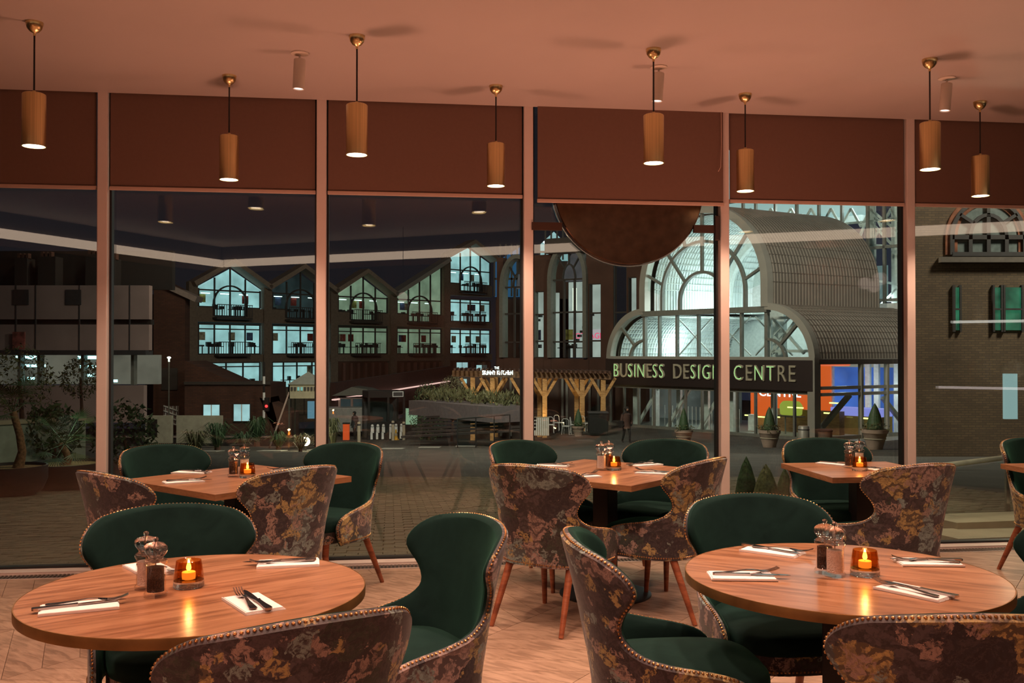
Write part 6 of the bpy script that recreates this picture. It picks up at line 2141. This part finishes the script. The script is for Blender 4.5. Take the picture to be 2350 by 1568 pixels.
# ================================================================== PEOPLE (small and far)
def person(px, Y, label, coat, trouser, face=0, scale=1.0, stride=.18, bag=False):
    g = G(px, Y)
    c = empty('person', (g.x, g.y, g.z), R(face), label=label, cat='person')
    me = bpy.data.meshes.new('body')
    J = dict(pel=(0, 0, .95), waist=(0, 0, 1.10), chest=(0, .02, 1.33), neck=(0, .03, 1.48), head=(0, .05, 1.60), top=(0, .05, 1.72),
             hl=(-.09, 0, .90), kl=(-.10, stride, .50), fl=(-.10, stride * .9, .07), tl=(-.10, stride * .9 + .14, .04),
             hr=(.09, 0, .90), kr=(.10, -stride * .2, .50), fr=(.10, -stride * 1.3, .10), tr=(.10, -stride * 1.3 + .13, .04),
             sl=(-.19, .01, 1.40), el=(-.24, -.04, 1.13), wl=(-.22, .10, .90), dl=(-.21, .14, .83), sr=(.19, .01, 1.40), er=(.24, .0, 1.13), wr=(.22, .12, .92), dr=(.21, .16, .85))
    rad = dict(pel=.15, waist=.14, chest=.16, neck=.06, head=.10, top=.06, hl=.10, kl=.065, fl=.045, tl=.035, hr=.10, kr=.065, fr=.045, tr=.035, sl=.075, el=.055, wl=.04, dl=.035, sr=.075, er=.055, wr=.04, dr=.035)
    E = [('pel', 'waist'), ('waist', 'chest'), ('chest', 'neck'), ('neck', 'head'), ('head', 'top'), ('pel', 'hl'), ('hl', 'kl'), ('kl', 'fl'), ('fl', 'tl'), ('pel', 'hr'), ('hr', 'kr'), ('kr', 'fr'), ('fr', 'tr'),
         ('chest', 'sl'), ('sl', 'el'), ('el', 'wl'), ('wl', 'dl'), ('chest', 'sr'), ('sr', 'er'), ('er', 'wr'), ('wr', 'dr')]
    ks = list(J)
    me.from_pydata([tuple(q * scale for q in J[k_]) for k_ in ks], [(ks.index(a), ks.index(b)) for a, b in E], [])
    o = bpy.data.objects.new('body', me)
    COL.objects.link(o)
    o.parent = c
    sm = o.modifiers.new('skin', 'SKIN')
    for i, k_ in enumerate(ks):
        me.skin_vertices[0].data[i].radius = (rad[k_] * scale, rad[k_] * scale)
    me.skin_vertices[0].data[0].use_root = True
    o.modifiers.new('sub', 'SUBSURF').levels = 2
    o.modifiers['sub'].render_levels = 2
    me.materials.append(trouser)
    s = scale
    MB().lathe([(.0, 1.47 * s), (.10 * s, 1.46 * s), (.20 * s, 1.40 * s), (.215 * s, 1.2 * s), (.19 * s, 1.05 * s), (.22 * s, .82 * s), (.235 * s, .74 * s), (.2 * s, .76 * s)], 18).build('coat', coat, c, smooth=True)
    for sx in (-1, 1): MB().tube([(sx * .18 * s, .01, 1.39 * s), (sx * .245 * s, -.01, 1.13 * s), (sx * .225 * s, .10, .92 * s)], [.085 * s, .072 * s, .055 * s], 10).build('sleeve', coat, c, smooth=True)
    MB().ball((0, .045 * s, 1.66 * s), .115 * s, 14, sz=1.0).build('hair', MT['dark'], c, smooth=True)
    MB().ball((0, .115 * s, 1.625 * s), .062 * s, 10, sz=1.2).build('face', plain('skin', (.35, .2, .14), .6), c, smooth=True)
    if bag: MB().box(.2, .32, -.2, .15, .75, 1.1).build('shoulder_bag', MT['dark'], c, bevel=.03)
    return c


person(1437, 45.5, 'person in a brown coat with a shoulder bag walking by the glass doors', plain('coat_brown', (.075, .04, .03), .8), MT['dark'], 200, 1.0, bag=True)
person(815, 57.5, 'person in dark clothes looking down beside the pale bollard', plain('coat_navy', (.02, .022, .03), .8), MT['dark'], 140, .97, .05)

# ================================================================== COPPER DISC SIGN
dc = empty('copper_disc_sign', (1, 0, 0), FA, label='large round copper disc hung behind the glass under the lowest blind', cat='sign')
c = atY(1441, 437, FY + GY + .02 + FS * .86)
dc.location = (c.x, FY + FS * c.x - 0.0, c.z)
copper = plain('aged_copper', (.095, .052, .032), .24, .85, var=.25, scale=14)
MB().lathe([(0, 0), (.55, 0), (.556, .006), (.556, .045), (.55, .05), (0, .05)], 96).build('disc', copper, dc, (0, .004, 0), (PI / 2 * -1, 0, 0), smooth=True)
MB().lathe([(.557, .05), (.568, .05), (.568, .075), (.557, .075)], 96, cap=False).build('rim', MT['steel'], dc, (0, .004, 0), (-PI / 2, 0, 0), smooth=True)
zb2 = wz(525, 6.95) - c.z
MB().box(-.72, -.5, -.012, .018, zb2 - .028, zb2 + .028).box(.48, .655, -.012, .018, zb2 - .028, zb2 + .028).build('support_bar', plain('bracket_bronze', (.06, .03, .02), .5, .4), dc)
MB().box(.635, .672, -.03, .0, zb2 - .085, zb2 + .095).build('bracket_plate', plain('bracket_plate', (.05, .03, .025), .5, .4), dc, bevel=.004)

# ================================================================== HANDRAIL OUTSIDE THE LAST BAY
hr = empty('glass_balustrade', (0, 0, 0), label='glass balustrade with a bright steel handrail outside the last bay', cat='balustrade')
p0, p1 = atY(2108, 1076, 9.6), atY(2420, 1036, 11.0)
MB().tube([p0, p1], .028, 12).build('handrail', plain('satin_rail', (.75, .72, .6), .4, .5), hr, smooth=True)
for t in (.12, .62, .95):
    p = p0.lerp(p1, t); MB().box(p.x - .02, p.x + .02, p.y - .02, p.y + .02, -.5, p.z).build('post', MT['steel'], hr)
MB().bar(p0 + Vector((0, 0, -.42)), p1 + Vector((0, 0, -.42)), .015, .75).build('glass_panel', MT['pane'], hr)
light('POINT', 'handrail_fill', (4.9, 9.2, 1.3), 22, (1, .9, .6), .1)  # added fill to brighten the handrail, no lamp stands here
st = empty('stone_steps', (0, 0, 0), label='pale stone kerb and step outside the last bay', cat='steps')
for y0, y1, Y in ((1196, 1212, 9.4), (1232, 1246, 8.8)):
    p0, p1 = atY(2150, y0 + 4, Y), atY(2420, y0 - 6, Y + .6)
    MB().bar(p0, p1, .5, .08).build('stone_tread', MT['stone'], st)
    MB().bar(p0 + Vector((0, -.2, -.12)), p1 + Vector((0, -.2, -.12)), .3, .16).build('riser', MT['concrete'], st)
